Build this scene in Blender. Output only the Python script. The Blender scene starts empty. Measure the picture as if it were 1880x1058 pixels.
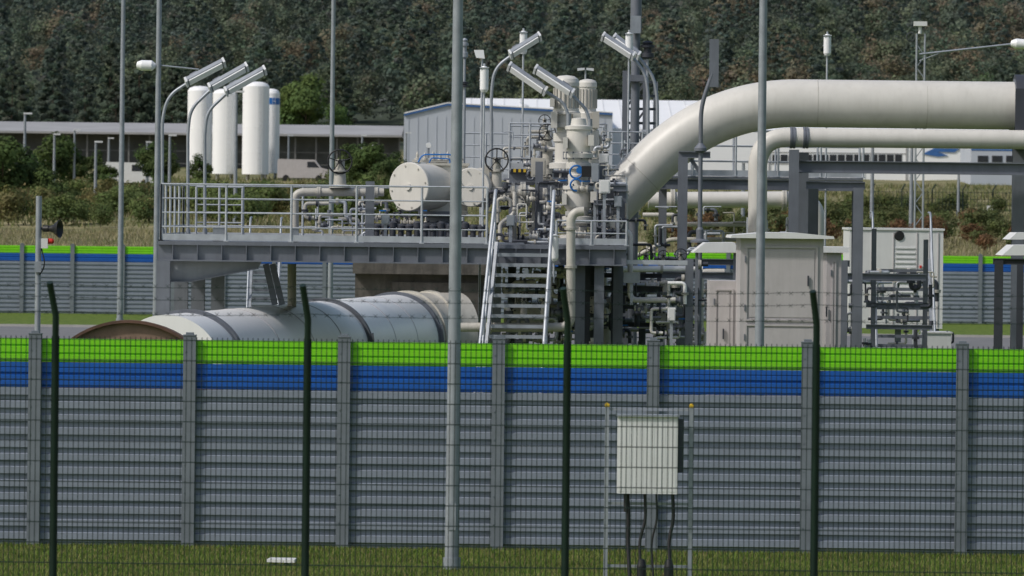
import bpy, math, random
import numpy as np
from mathutils import Vector, Matrix
random.seed(7); rng=np.random.default_rng(7)
scene=bpy.context.scene
F=10444.4; HOR=383.0; CH=5.45; TH=math.radians(0.65)
cT,sT=math.cos(TH),math.sin(TH)
def S(d): return F/d
def P(u,v,d):
    a=(u-940)/S(d); b=(HOR-v)/S(d)
    return Vector((a*cT-b*sT, d, a*sT+b*cT+CH))
Zu=Vector((0,0,1))
# ---------------- materials ----------------
def mat(name,col,rough=.5,metal=0.,var=.12,scale=2.5,dirt=0.,dcol=(.10,.08,.06),bump=0.,streak=True):
    m=bpy.data.materials.new(name); m.use_nodes=True
    nt=m.node_tree; N=nt.nodes; L=nt.links
    bs=N['Principled BSDF']; bs.inputs['Roughness'].default_value=rough; bs.inputs['Metallic'].default_value=metal
    tc=N.new('ShaderNodeTexCoord')
    n1=N.new('ShaderNodeTexNoise'); n1.inputs['Scale'].default_value=scale; n1.inputs['Detail'].default_value=6
    L.new(tc.outputs['Object'],n1.inputs['Vector'])
    mx=N.new('ShaderNodeMix'); mx.data_type='RGBA'
    mx.inputs[6].default_value=tuple(c*(1-var) for c in col)+(1,)
    mx.inputs[7].default_value=tuple(min(1,c*(1+var)) for c in col)+(1,)
    mr=N.new('ShaderNodeMapRange'); mr.inputs[1].default_value=.3; mr.inputs[2].default_value=.7
    L.new(n1.outputs['Fac'],mr.inputs[0]); L.new(mr.outputs[0],mx.inputs[0])
    out=mx.outputs[2]
    if dirt>0:
        mp=N.new('ShaderNodeMapping'); mp.inputs['Scale'].default_value=(5,5,.7) if streak else (1,1,1)
        L.new(tc.outputs['Object'],mp.inputs['Vector'])
        n2=N.new('ShaderNodeTexNoise'); n2.inputs['Scale'].default_value=1.6; n2.inputs['Detail'].default_value=8; n2.inputs['Roughness'].default_value=.65
        L.new(mp.outputs[0],n2.inputs['Vector'])
        m2=N.new('ShaderNodeMapRange'); m2.inputs[1].default_value=.48; m2.inputs[2].default_value=.78; m2.inputs[4].default_value=dirt
        L.new(n2.outputs['Fac'],m2.inputs[0])
        x2=N.new('ShaderNodeMix'); x2.data_type='RGBA'; x2.inputs[7].default_value=dcol+(1,)
        L.new(m2.outputs[0],x2.inputs[0]); L.new(out,x2.inputs[6]); out=x2.outputs[2]
    L.new(out,bs.inputs['Base Color'])
    if bump>0:
        bp=N.new('ShaderNodeBump'); bp.inputs['Strength'].default_value=bump; bp.inputs['Distance'].default_value=.02
        n3=N.new('ShaderNodeTexNoise'); n3.inputs['Scale'].default_value=12; n3.inputs['Detail'].default_value=4
        L.new(tc.outputs['Object'],n3.inputs['Vector']); L.new(n3.outputs['Fac'],bp.inputs['Height']); L.new(bp.outputs[0],bs.inputs['Normal'])
    return m
def leafmat(name):
    m=bpy.data.materials.new(name); m.use_nodes=True
    N=m.node_tree.nodes; L=m.node_tree.links; bs=N['Principled BSDF']; bs.inputs['Roughness'].default_value=.8
    bs.inputs['Specular IOR Level'].default_value=.1
    at=N.new('ShaderNodeAttribute'); at.attribute_name='Col'
    tc=N.new('ShaderNodeTexCoord'); n=N.new('ShaderNodeTexNoise'); n.inputs['Scale'].default_value=.8
    L.new(tc.outputs['Object'],n.inputs['Vector'])
    mr=N.new('ShaderNodeMapRange'); mr.inputs[3].default_value=.75; mr.inputs[4].default_value=1.25
    L.new(n.outputs['Fac'],mr.inputs[0])
    vm=N.new('ShaderNodeVectorMath'); vm.operation='SCALE'
    L.new(at.outputs['Color'],vm.inputs[0]); L.new(mr.outputs[0],vm.inputs['Scale'])
    L.new(vm.outputs[0],bs.inputs['Base Color'])
    tr=N.new('ShaderNodeBsdfTranslucent'); L.new(vm.outputs[0],tr.inputs[0]); ms=N.new('ShaderNodeMixShader'); ms.inputs[0].default_value=.32
    L.new(bs.outputs[0],ms.inputs[1]); L.new(tr.outputs[0],ms.inputs[2]); L.new(ms.outputs[0],N['Material Output'].inputs[0])
    return m
M={}
M['cream']=mat('cream_paint',(.62,.605,.565),.42,dirt=.22,dcol=(.34,.32,.28),var=.05)
M['creamd']=mat('beige_paint',(.47,.455,.41),.45,dirt=.35,dcol=(.2,.18,.14),var=.07)
M['white']=mat('white_insulation',(.88,.88,.87),.33,dirt=.07,dcol=(.5,.48,.44),var=.02)
M['steel']=mat('painted_grey_steel',(.15,.165,.195),.5,.1,dirt=.3,dcol=(.06,.06,.065))
M['steell']=mat('light_painted_steel',(.24,.26,.29),.5,.1,dirt=.3,dcol=(.12,.125,.13))
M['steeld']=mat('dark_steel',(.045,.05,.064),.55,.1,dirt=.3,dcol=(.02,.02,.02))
M['galv']=mat('galvanised_steel',(.33,.36,.40),.45,.35,dirt=.35,dcol=(.16,.17,.19),scale=5)
M['galvl']=mat('light_galvanised_rail',(.45,.48,.52),.42,.25,var=.15,scale=5)
M['pole']=mat('pole_galvanised',(.29,.32,.355),.5,.25,dirt=.4,dcol=(.14,.15,.16),scale=6)
M['bpost']=mat('barrier_post_steel',(.18,.205,.235),.5,.15,dirt=.35,dcol=(.10,.115,.135),scale=4)
M['green']=mat('lime_green_sheet',(.20,.64,.008),.45,var=.06,dirt=.25,dcol=(.10,.33,.02))
M['blue']=mat('blue_sheet',(.006,.095,.42),.45,var=.08,dirt=.2,dcol=(.01,.05,.16))
M['grey']=mat('blue_grey_sheet',(.225,.258,.315),.5,var=.07,dirt=.35,dcol=(.135,.15,.18))
M['dgreen']=mat('dark_green_coating',(.004,.018,.013),.5,var=.2)
M['black']=mat('black_rubber',(.012,.012,.014),.5)
M['rust']=mat('rusty_steel',(.12,.065,.045),.8,var=.3,dirt=.6,dcol=(.05,.035,.03),bump=.4,streak=False)
M['rustl']=mat('tan_rusty_plate',(.24,.16,.115),.8,var=.2,dirt=.6,dcol=(.10,.06,.045),bump=.3,streak=False)
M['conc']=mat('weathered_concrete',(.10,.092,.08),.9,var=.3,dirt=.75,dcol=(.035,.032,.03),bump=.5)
M['lens']=mat('lamp_diffuser',(.85,.86,.87),.3,var=.03)
M['lamp']=mat('lamp_housing',(.66,.68,.70),.4,.1,var=.08)
M['cab']=mat('cabinet_sheet',(.46,.435,.44),.5,var=.05,dirt=.3,dcol=(.27,.25,.24))
M['cabw']=mat('white_sheet',(.70,.71,.71),.45,var=.04,dirt=.25,dcol=(.45,.43,.4))
M['yellow']=mat('yellow_plastic',(.62,.42,.03),.5)
M['red']=mat('red_plastic',(.6,.03,.02),.5)
M['bluep']=mat('blue_tag',(.01,.14,.45),.4)
M['hallw']=mat('white_hall_cladding',(.88,.89,.90),.5,var=.02,scale=.3,dirt=.08,dcol=(.6,.6,.6))
M['hallg']=mat('pale_blue_hall_cladding',(.46,.50,.57),.5,var=.04,scale=.3)
M['hallb']=mat('hall_blue_trim',(.04,.13,.36),.5)
M['seam']=mat('roof_seam_sheet',(.68,.69,.70),.5,var=.04)
M['roofg']=mat('grey_roof_sheet',(.33,.33,.335),.7,var=.12,scale=.2)
M['glass']=mat('dark_window',(.03,.035,.045),.15)
M['siding']=mat('shed_side',(.085,.09,.09),.8,var=.3,scale=.5)
M['shedp']=mat('shed_post',(.16,.16,.16),.8,var=.2)
M['bark']=mat('bark',(.07,.05,.035),.9,var=.3)
M['asph']=mat('asphalt',(.16,.16,.165),.9,var=.12,scale=.6)
M['leaf']=leafmat('foliage')
M['concl']=mat('concrete_light',(.4,.39,.37),.85)
# ---------------- builder ----------------
def basis(a,up=None):
    a=a.normalized()
    if up is None or abs(a.dot(up))>.99:
        up=Zu if abs(a.z)<.9 else Vector((0,1,0))
    s=a.cross(up).normalized(); t=s.cross(a).normalized()
    return s,t
class B:
    def __init__(s): s.v=[];s.f=[];s.sm=[]
    def add(s,vs,fs,sm=False):
        o=len(s.v); s.v+= [tuple(p) for p in vs]; s.f+=[tuple(i+o for i in f) for f in fs]; s.sm+=[sm]*len(fs); return s
    def box(s,x0,x1,y0,y1,z0,z1):
        x0,x1=min(x0,x1),max(x0,x1);y0,y1=min(y0,y1),max(y0,y1);z0,z1=min(z0,z1),max(z0,z1)
        return s.add([(x0,y0,z0),(x1,y0,z0),(x1,y1,z0),(x0,y1,z0),(x0,y0,z1),(x1,y0,z1),(x1,y1,z1),(x0,y1,z1)],
          [(0,3,2,1),(4,5,6,7),(0,1,5,4),(1,2,6,5),(2,3,7,6),(3,0,4,7)])
    def obox(s,p0,p1,w,h,up=None,off=(0,0)):
        p0,p1=Vector(p0),Vector(p1); a,t=basis(p1-p0,up)
        o=a*off[0]+t*off[1]; c=[]
        for p in (p0,p1):
            for (i,j) in ((-1,-1),(1,-1),(1,1),(-1,1)): c.append(p+o+a*i*w/2+t*j*h/2)
        return s.add(c,[(0,1,2,3),(7,6,5,4),(0,4,5,1),(1,5,6,2),(2,6,7,3),(3,7,4,0)])
    def ib(s,p0,p1,w,h,t=.02,up=None):
        s.obox(p0,p1,w,t,up,(0,h/2-t/2)); s.obox(p0,p1,w,t,up,(0,-h/2+t/2)); s.obox(p0,p1,t,h-2*t,up); return s
    def tube(s,pts,r,n=12,caps=True):
        pts=[Vector(p) for p in pts]; k=len(pts); rs=r if isinstance(r,(list,tuple)) else [r]*k
        tan=[]
        for i in range(k):
            a=pts[max(i-1,0)];b=pts[min(i+1,k-1)]; tan.append((b-a).normalized())
        u,_=basis(tan[0]); vs=[]
        for i in range(k):
            u=(u-tan[i]*u.dot(tan[i])).normalized(); w=tan[i].cross(u)
            for j in range(n):
                an=2*math.pi*j/n; vs.append(pts[i]+(u*math.cos(an)+w*math.sin(an))*rs[i])
        fs=[(i*n+j,i*n+(j+1)%n,(i+1)*n+(j+1)%n,(i+1)*n+j) for i in range(k-1) for j in range(n)]
        s.add(vs,fs,True)
        if caps:
            s.add(vs[:n],[tuple(range(n))[::-1]]); s.add(vs[-n:],[tuple(range(n))])
        return s
    def cyl(s,p0,p1,r,r1=None,n=16): return s.tube([p0,p1],[r,r if r1 is None else r1],n)
    def lathe(s,p,ax,prof,n=24):
        p=Vector(p); ax=Vector(ax).normalized(); u,w=basis(ax)
        for (r0,h0),(r1,h1) in zip(prof,prof[1:]):
            r0=max(r0,.0005); r1=max(r1,.0005); vs=[]
            for r,h in((r0,h0),(r1,h1)):
                for j in range(n):
                    an=2*math.pi*j/n; vs.append(p+ax*h+(u*math.cos(an)+w*math.sin(an))*r)
            s.add(vs,[(j,(j+1)%n,n+(j+1)%n,n+j) for j in range(n)],True)
        return s
    def ring(s,c,ax,R,r,n=24,m=6):
        c=Vector(c); u,w=basis(Vector(ax)); ax=Vector(ax).normalized(); vs=[]
        for i in range(n):
            a=2*math.pi*i/n; d=u*math.cos(a)+w*math.sin(a)
            for j in range(m):
                b=2*math.pi*j/m; vs.append(c+d*(R+r*math.cos(b))+ax*r*math.sin(b))
        s.add(vs,[(i*m+j,((i+1)%n)*m+j,((i+1)%n)*m+(j+1)%m,i*m+(j+1)%m) for i in range(n) for j in range(m)],True); return s
    def prism(s,poly,ext):
        n=len(poly); poly=[Vector(p) for p in poly]; e=Vector(ext); vs=poly+[p+e for p in poly]
        return s.add(vs,[tuple(range(n)),tuple(range(2*n-1,n-1,-1))]+[(i,n+i,n+(i+1)%n,(i+1)%n) for i in range(n)])
    def mesh(s,name,loc):
        me=bpy.data.meshes.new(name); l=Vector(loc)
        me.from_pydata([(a-l.x,b-l.y,c-l.z) for a,b,c in s.v],[],s.f)
        me.polygons.foreach_set('use_smooth',s.sm); me.update(); return me
def link(o): scene.collection.objects.link(o); return o
def thing(name,label,cat,loc,group=None):
    o=bpy.data.objects.new(name,None); o.empty_display_size=.3; o.location=Vector(loc); link(o)
    o['label']=label;o['category']=cat
    if group:o['group']=group
    return o
def part(b,name,m,par,label=None):
    me=b.mesh(name,par.location); me.materials.append(M[m]); o=bpy.data.objects.new(name,me); link(o); o.parent=par
    if label:o['label']=label
    return o
def solo(b,name,m,label,cat,loc,group=None):
    me=b.mesh(name,loc); me.materials.append(M[m]); o=bpy.data.objects.new(name,me); o.location=Vector(loc); link(o)
    o['label']=label;o['category']=cat
    if group:o['group']=group
    return o
def struct(b,name,m,loc=(0,0,0)):
    me=b.mesh(name,loc); me.materials.append(m if not isinstance(m,str) else M[m]); o=bpy.data.objects.new(name,me); o.location=Vector(loc); link(o); o['kind']='structure'; return o
def fil(pts,R,n=8):
    pts=[Vector(p) for p in pts]; out=[pts[0]]
    for i in range(1,len(pts)-1):
        p=pts[i]; a=(pts[i-1]-p); b=(pts[i+1]-p); t=min(R,a.length*.49 if i>1 else a.length*.95,b.length*.49 if i<len(pts)-2 else b.length*.95)
        A=p+a.normalized()*t; C=p+b.normalized()*t
        for k in range(n+1):
            q=k/n; out.append(A*(1-q)**2+p*2*q*(1-q)+C*q*q)
    out.append(pts[-1]); return out
def railing(b,p0,p1,h=1.1,sp=1.3,nr=4,r=.022,post=True):
    p0,p1=Vector(p0),Vector(p1); L=(p1-p0).length; n=max(1,round(L/sp))
    for k in range(nr):
        z=h*(1-k/nr); b.cyl(p0+Zu*z,p1+Zu*z,r if k==0 else r*.75,n=6)
    for i in range(n+1):
        q=p0.lerp(p1,i/n); b.cyl(q,q+Zu*h,r*1.15,n=6)
        b.box(q.x-.05,q.x+.05,q.y-.05,q.y+.05,q.z,q.z+.02)
    b.obox(p0+Zu*.08,p1+Zu*.08,.008,.13)
# ---------------- terrain ----------------
PR=[(-200,0),(284,0),(290,1.2),(300,2.9),(330,3.7),(400,4.8),(500,6.2),(650,9.2),(760,11),(900,15),(1050,30),(1200,48),(1400,76),(1700,100),(3500,100)]
def tz(d,x=0):
    z=np.interp(d,[p[0] for p in PR],[p[1] for p in PR])
    if d>295: z+= .12*math.sin(x*.21+d*.05)+.1*math.sin(x*.07-d*.11)+ (.0 if d<900 else 2*math.sin(x*.02+1)+1.5*math.sin(x*.05+d*.01))
    return float(z)
ds=list(np.linspace(-100,284,12))+list(np.linspace(286,340,28))+list(np.linspace(345,700,60))+list(np.linspace(720,1700,60))+[2000,2600,3500]
xs=list(np.linspace(-900,-130,10))+list(np.linspace(-120,120,70))+list(np.linspace(130,900,10))
b=B(); nx=len(xs)
b.add([(x,d,tz(d,x)) for d in ds for x in xs],[(i*nx+j,i*nx+j+1,(i+1)*nx+j+1,(i+1)*nx+j) for i in range(len(ds)-1) for j in range(nx-1)],True)
gm=bpy.data.materials.new('grass_and_dry_field'); gm.use_nodes=True
N=gm.node_tree.nodes;L=gm.node_tree.links; bs=N['Principled BSDF']; bs.inputs['Roughness'].default_value=.95; bs.inputs['Specular IOR Level'].default_value=.1
tc=N.new('ShaderNodeTexCoord'); n1=N.new('ShaderNodeTexNoise'); n1.inputs['Scale'].default_value=.12;n1.inputs['Detail'].default_value=10; n1.inputs['Roughness'].default_value=.7
n2=N.new('ShaderNodeTexNoise'); n2.inputs['Scale'].default_value=3; n2.inputs['Detail'].default_value=8
L.new(tc.outputs['Object'],n1.inputs['Vector']);L.new(tc.outputs['Object'],n2.inputs['Vector'])
r1=N.new('ShaderNodeValToRGB'); r1.color_ramp.elements[0].color=(.06,.105,.02,1); r1.color_ramp.elements[1].color=(.15,.20,.045,1); r1.color_ramp.elements[0].position=.35;r1.color_ramp.elements[1].position=.65
L.new(n2.outputs['Fac'],r1.inputs[0])
r2=N.new('ShaderNodeValToRGB'); e=r2.color_ramp.elements; e[0].position=.38;e[0].color=(.10,.12,.05,1);e[1].position=.62;e[1].color=(.32,.28,.16,1); k=e.new(.5);k.color=(.19,.18,.09,1)
L.new(n1.outputs['Fac'],r2.inputs[0])
sx=N.new('ShaderNodeSeparateXYZ'); L.new(tc.outputs['Object'],sx.inputs[0]); mr=N.new('ShaderNodeMapRange'); mr.inputs[1].default_value=284; mr.inputs[2].default_value=300
L.new(sx.outputs[1],mr.inputs[0]); mx=N.new('ShaderNodeMix');mx.data_type='RGBA'; L.new(mr.outputs[0],mx.inputs[0]);L.new(r1.outputs[0],mx.inputs[6]);L.new(r2.outputs[0],mx.inputs[7])
mr2=N.new('ShaderNodeMapRange'); mr2.inputs[1].default_value=840; mr2.inputs[2].default_value=880; L.new(sx.outputs[1],mr2.inputs[0])
mx2=N.new('ShaderNodeMix');mx2.data_type='RGBA'; mx2.inputs[7].default_value=(.06,.075,.055,1); L.new(mr2.outputs[0],mx2.inputs[0]); L.new(mx.outputs[2],mx2.inputs[6]); L.new(mx2.outputs[2],bs.inputs['Base Color'])
struct(b,'ground',gm)
b=B(); b.box(-200,200,222,250,-.2,.02); struct(b,'road','asph')
for y0,y1 in((221.8,222),(250,250.2)):
    b=B(); b.box(-200,200,y0,y1,-.2,.12); struct(b,'kerb','concl')
# ---------------- noise barriers ----------------
def profile_sheet(b,x0,x1,y,z0,z1,pitch,dep,frac=.68,minor=0):
    n=max(1,round((z1-z0)/pitch)); p=(z1-z0)/n; prof=[]
    for i in range(n):
        z=z0+i*p; e=p*.07; g=p*(1-frac)
        prof+=[(y+dep,z),(y+dep,z+g-e),(y,z+g+e)]
        if minor:
            m=z+g+(p-g)*.5; prof+=[(y,m-p*.07),(y+minor,m-p*.04),(y+minor,m+p*.04),(y,m+p*.07)]
        prof.append((y,z+p-e))
    prof.append((y+dep,z1))
    k=len(prof); vs=[(x0,a,c) for a,c in prof]+[(x1,a,c) for a,c in prof]
    b.add(vs,[(i,k+i,k+i+1,i+1) for i in range(k-1)])
    b.box(x0,x1,y+dep+.005,y+dep+.05,z0,z1)
def barrier(d,xs0,pitch,nb,zt,label):
    bar=thing('noise_barrier',label,'noise barrier',(xs0,d,0))
    hz=zt; g0=hz-.375; b0=g0-.405
    def mk(f,name,m):
        q=B(); f(q); return part(q,name,m,bar)
    def post(q):
        x=xs0; q.box(x-.1,x+.1,d-.12,d-.1,0,hz+.07); q.box(x-.1,x+.1,d+.08,d+.1,0,hz+.07); q.box(x-.012,x+.012,d-.1,d+.08,0,hz+.07)
        q.box(x-.105,x+.105,d-.13,d+.11,hz+.07,hz+.085); q.box(x-.06,x+.06,d-.1,d+.06,hz+.085,hz+.12)
        for k in range(7): q.box(x-.07,x-.05,d-.13,d-.12,.4+k*.45,.42+k*.45)
    x0=xs0+.015;x1=xs0+pitch-.015
    protos=[mk(post,'post','bpost'),mk(lambda q:profile_sheet(q,x0,x1,d-.03,g0,hz,.125,.025,.82),'green_panel','green'),
      mk(lambda q:profile_sheet(q,x0,x1,d-.03,b0,g0-.006,.2,.03,.85,.01),'blue_panel','blue'),
      mk(lambda q:profile_sheet(q,x0,x1,d-.04,.0,b0-.006,.205,.055,.62),'grey_panel','grey')]
    for i in range(1,nb+1):
        for j,o in enumerate(protos):
            if i==nb and j>0: continue
            c=o.copy(); link(c); c.parent=bar; c.location=(i*pitch,0,0)
    return bar
D1=90.8
xp=P(914,800,D1).x-6*2.465
zt=P(940,631,D1).z
barrier(D1,xp,2.465,12,zt,'grey noise barrier with lime green and blue top bands')
barrier(282,P(40,520,282).x-2.5*5,2.5,32,zt+.05,'distant grey noise barrier with green and blue bands')
# ---------------- mesh fence (green) ----------------
D0=56.; s0=S(D0)
fe=thing('mesh_fence','dark green welded mesh fence with bent barbed wire posts','fence',(0,D0,0))
zm=P(940,632,D0).z; zb=P(940,590,D0).z; zt2=P(940,528,D0).z
pu=[-365,100,563,1040,1497,1960]
for u in pu:
    x=P(u,800,D0).x; b=B(); b.tube([(x,D0,0),(x,D0,zb),(x-.05,D0-.16,zt2)],.033,8); part(b,'post','dgreen',fe)
for a,c in zip(pu,pu[1:]):
    x0=P(a,800,D0).x+.035; x1=P(c,800,D0).x-.035; b=B(); n=int((x1-x0)/.05)
    for i in range(n+1):
        x=x0+(x1-x0)*i/n; b.obox((x,D0,1.2),(x,D0,zm+.03),.008,.008)
    z=zm
    while z>1.2:
        for dy in(-.008,.008): b.obox((x0-.03,D0+dy,z),(x1+.03,D0+dy,z),.008,.009)
        z-=.2
    part(b,'mesh_panel','dgreen',fe)
for i,t in enumerate((.15,.6,.97)):
    y=D0-.16*t; z=zb+(zt2-zb)*t; b=B()
    xa=P(-365,800,D0).x;xb=P(1960,800,D0).x; pts=[]
    for q in range(5):
        u0,u1=pu[q],pu[q+1]
        for k in range(6):
            tt=k/6; x=P(u0+(u1-u0)*tt,800,D0).x-.05*t; pts.append((x,y,z-.03*4*tt*(1-tt)))
    pts.append((xb-.05*t,y,z)); b.tube(pts,.0025,4)
    x=xa
    while x<xb:
        zz=z-.015; b.obox((x-.02,y,zz-.018),(x+.02,y,zz+.018),.004,.004); b.obox((x-.02,y,zz+.018),(x+.02,y,zz-.018),.004,.004); x+=.12
    part(b,'barbed_wire','dgreen',fe)
# ---------------- lamp poles ----------------
def lamp_pole(u,v,d,r0,r1,top,label,arm=1.2,m='pole'):
    p=P(u,v,d); o=thing('lamp_pole',label,'lamp pole',(p.x,d,0),'tall galvanised lamp poles')
    b=B(); b.cyl((p.x,d,0),(p.x,d,top),r0,r1,16)
    b.cyl((p.x,d,0),(p.x,d,.18),r0*1.25,n=16)
    part(b,'pole',m,o)
    b=B(); b.box(p.x-r0*.5,p.x+r0*.5,d-r0*1.05,d-r0*.5,.6,1.0); part(b,'access_door',m,o)
    b=B(); b.tube(fil([(p.x,d,top-.05),(p.x,d,top+.3),(p.x+arm,d,top+.4)],.3),r1*.7,8); part(b,'arm',m,o)
    b=B(); b.lathe((p.x+arm-.1,d,top+.4),(1,0,.05),[(0,0),(.08,.02),(.13,.2),(.13,.6),(.05,.75),(0,.76)],12); part(b,'lamp_head','lamp',o)
lamp_pole(832,800,85.7,.108,.062,12.5,'thick weathered galvanised lamp pole standing in grass')
lamp_pole(1397,400,99,.088,.06,13,'galvanised lamp pole beside beige equipment cabinet')
lamp_pole(609,300,150,.075,.05,14,'slim grey lamp pole behind the steel platform')
lamp_pole(222,400,262,.14,.09,17,'tall grey lamp pole beside distant barrier')
p=P(289,300,128); o=thing('lamp_pole','grey lamp pole with small side lamp behind platform','lamp pole',(p.x,128,0),'tall galvanised lamp poles')
b=B(); b.cyl((p.x,128,0),(p.x,128,12),.075,.055,12); part(b,'pole','pole',o)
b=B(); b.cyl(P(280,119,128),P(365,128,128),.022,n=8); part(b,'arm','pole',o)
b=B(); b.lathe(P(250,120,128),P(284,121,128)-P(250,120,128),[(0,0),(.08,.02),(.12,.12),(.12,.35),(.05,.44),(0,.45)],12); part(b,'lamp_head','lens',o)
# ---------------- cabinet on stand ----------------
D=83.3; pc=P(1190,900,D); o=thing('outdoor_cabinet','pale ribbed electrical cabinet on galvanised post stand','electrical cabinet',(pc.x,D,0))
b=B(); xl=P(1113,900,D).x; xr=P(1268,900,D).x; zt_=P(1190,748,D).z
for x in(xl,xr): b.box(x-.03,x+.03,D-.03,D+.03,0,zt_)
for v in(752,925,1040):
    z=P(1190,v,D).z; b.box(xl+.03,xr-.03,D+.0,D+.04,z-.02,z+.02)
part(b,'stand','galv',o)
for x in(xl,xr):
    b=B(); b.box(x-.035,x+.035,D-.035,D+.035,zt_,zt_+.045); b.cyl((x,D,zt_+.045),(x,D,zt_+.06),.02,n=8); part(b,'post_cap','yellow',o)
b=B(); x0=P(1133,830,D).x;x1=P(1243,830,D).x;z0=P(1190,905,D).z;z1=P(1190,764,D).z
b.box(x0,x1,D-.32,D-.04,z0,z1)
n=16
for i in range(n):
    x=x0+.02+(x1-x0-.04)*(i+.5)/n; b.box(x-.019,x+.019,D-.325,D-.32,z0+.03,z1-.03)
part(b,'cabinet_body','cabw',o)
b=B(); b.box(x0-.02,x1+.02,D-.36,D-.03,z1,z1+.03); part(b,'cabinet_roof','galv',o)
b=B(); b.box(x1+.005,x1+.09,D-.2,D-.05,P(1190,866,D).z,P(1190,768,D).z); part(b,'side_box','steeld',o)
for u,e,r in((1152,1157,.03),(1184,1178,.022),(1205,1200,.016),(1235,1232,.026)):
    a=P(u,905,D-.15); c=P(e,1030,D-.15); b=B(); b.tube(fil([a,(a.x+.02,a.y,a.z-.4),(c.x-.04,c.y,c.z+.3),(c.x,c.y-.1,0)],.25),r,8); part(b,'cable','black',o)
b=B(); b.tube([P(1150,906,D-.15),P(1150,940,D-.15)],.04,8); part(b,'cable_gland','black',o)
for u in(1178,1228):
    a=P(u,1010,D-.2); b=B(); b.lathe((a.x,D-.25,0),(0,0,1),[(.07,0),(.07,.25),(.045,.35),(0,.36)],10); part(b,'cable_sleeve','black',o)
p=P(525,1030,88.0); b=B(); b.prism([(p.x-.22,86.2,.05),(p.x+.2,86.15,.045),(p.x+.22,86.6,.05),(p.x-.18,86.65,.05)],(0,0,.045)); solo(b,'manhole_cover','cabw','small white slab lying in the grass','cover slab',(p.x,86.4,.05))
# ---------------- steel platform ----------------
Df,Db=116.,124.
zd=P(720,447,Df).z; xL=P(290,460,Df).x; xR=P(1150,470,Df).x
pl=thing('steel_platform','grey steel platform on columns with tubular railings','platform',(xL,Df,0))
b=B(); b.box(xL,xR,Df,Db,zd-.05,zd)
part(b,'deck','steel',pl)
hb=.36; zc=zd-.05-hb/2
b=B(); b.ib((xL,Df+.1,zc),(xR,Df+.1,zc),.2,hb,.03); b.ib((xL,Db-.1,zc),(xR,Db-.1,zc),.2,hb,.03)
for i in range(10):
    x=xL+.1+(xR-xL-.2)*i/9; b.ib((x,Df+.22,zc),(x,Db-.22,zc),.16,hb-.03,.02)
for i in range(19):
    x=xL+.3+i*.5; b.box(x-.008,x+.008,Df+.0,Df+.085,zd-.05-hb+.03,zd-.08)
part(b,'edge_beam','steel',pl)
def col(u,d,w=.24,ztop=None,vt=None,m='steel',par=pl,name='column'):
    x=P(u,520,d).x; b=B(); zt=ztop if ztop else P(u,vt,d).z
    b.ib((x,d,0),(x,d,zt),w,w,.025,up=Vector((0,1,0))); b.box(x-w*.7,x+w*.7,d-w*.7,d+w*.7,0,.03); return part(b,name,m,par)
zu=zd-.05-hb
for u,d in((300,Df+.12),(333,Df+3),(364,Df+5),(400,Db-.1),(908,Df+2.6),(1065,Df+.5),(1100,Df+.3),(1135,Df+2)): col(u,d,.28 if u<1000 else .2,zu)
# tapered haunch bracket under the left end
dh=Df+.35; q1=P(313,486,dh); q2=P(480,486,dh); q3=P(474,492,dh); q4=P(352,516,dh); q5=P(313,516,dh)
for q in (q1,q2): q.z=zu-.004
b=B(); b.prism([q1,q2,q3,q4,q5],(0,.06,0)); part(b,'haunch_bracket','steell',pl)
b=B(); b.obox(q3+Vector((0,.03,-.012)),q4+Vector((0,.03,-.012)),.26,.02); b.obox(q4+Vector((0,.03,-.012)),q5+Vector((0,.03,-.012)),.26,.02); part(b,'bracket_flange','steel',pl)
for p0,p1 in (((488,485),(505,560)),((500,485),(518,560))):
    b=B(); b.ib(P(*p0,Df+1.5),P(*p1,Df+1.5),.12,.14,.02); part(b,'brace','steel',pl)
b=B(); railing(b,(xL+.05,Df+.05,zd),(P(894,400,Df).x,Df+.05,zd),1.16,1.25,4); 
part(b,'railing','galvl',pl)
b=B(); railing(b,(xL+.05,Df+.05,zd),(xL+.05,Db-.05,zd),1.16,1.6,4); part(b,'railing','galvl',pl)
b=B(); railing(b,(xL+.05,Db-.05,zd),(xR-3,Db-.05,zd),1.16,1.4,4); part(b,'railing','galvl',pl)
b=B(); railing(b,(P(1022,400,Df).x,Df+.05,zd),(xR,Df+.05,zd),.5,.7,2); part(b,'railing','galvl',pl)
xi=P(345,400,Df).x; xj=P(432,400,Df).x
b=B(); railing(b,(xi,Df+3,zd),(xj,Df+3,zd),1.12,.45,3); part(b,'railing','galvl',pl)
b=B()
x=P(678,400,Df).x; b.box(x-.09,x+.09,Df+.3,Df+.45,zd,P(678,333,Df).z); part(b,'square_post','steel',pl)
x=P(408,400,Df).x
b=B(); b.box(x-.2,x+.05,Df+.2,Df+.5,zd,zd+.32); part(b,'junction_box','galv',pl)
b=B(); b.box(x+1.4,x+1.55,Df+.2,Df+.4,zd,zd+.3); part(b,'junction_box','galv',pl)
# concrete block
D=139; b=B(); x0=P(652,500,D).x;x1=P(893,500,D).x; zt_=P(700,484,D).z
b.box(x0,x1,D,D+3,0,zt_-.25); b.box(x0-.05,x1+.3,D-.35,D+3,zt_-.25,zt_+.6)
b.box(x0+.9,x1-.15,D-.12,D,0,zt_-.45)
solo(b,'concrete_wall','conc','dark weathered concrete anchor block behind the pipe','concrete block',((x0+x1)/2,D,0))
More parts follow.
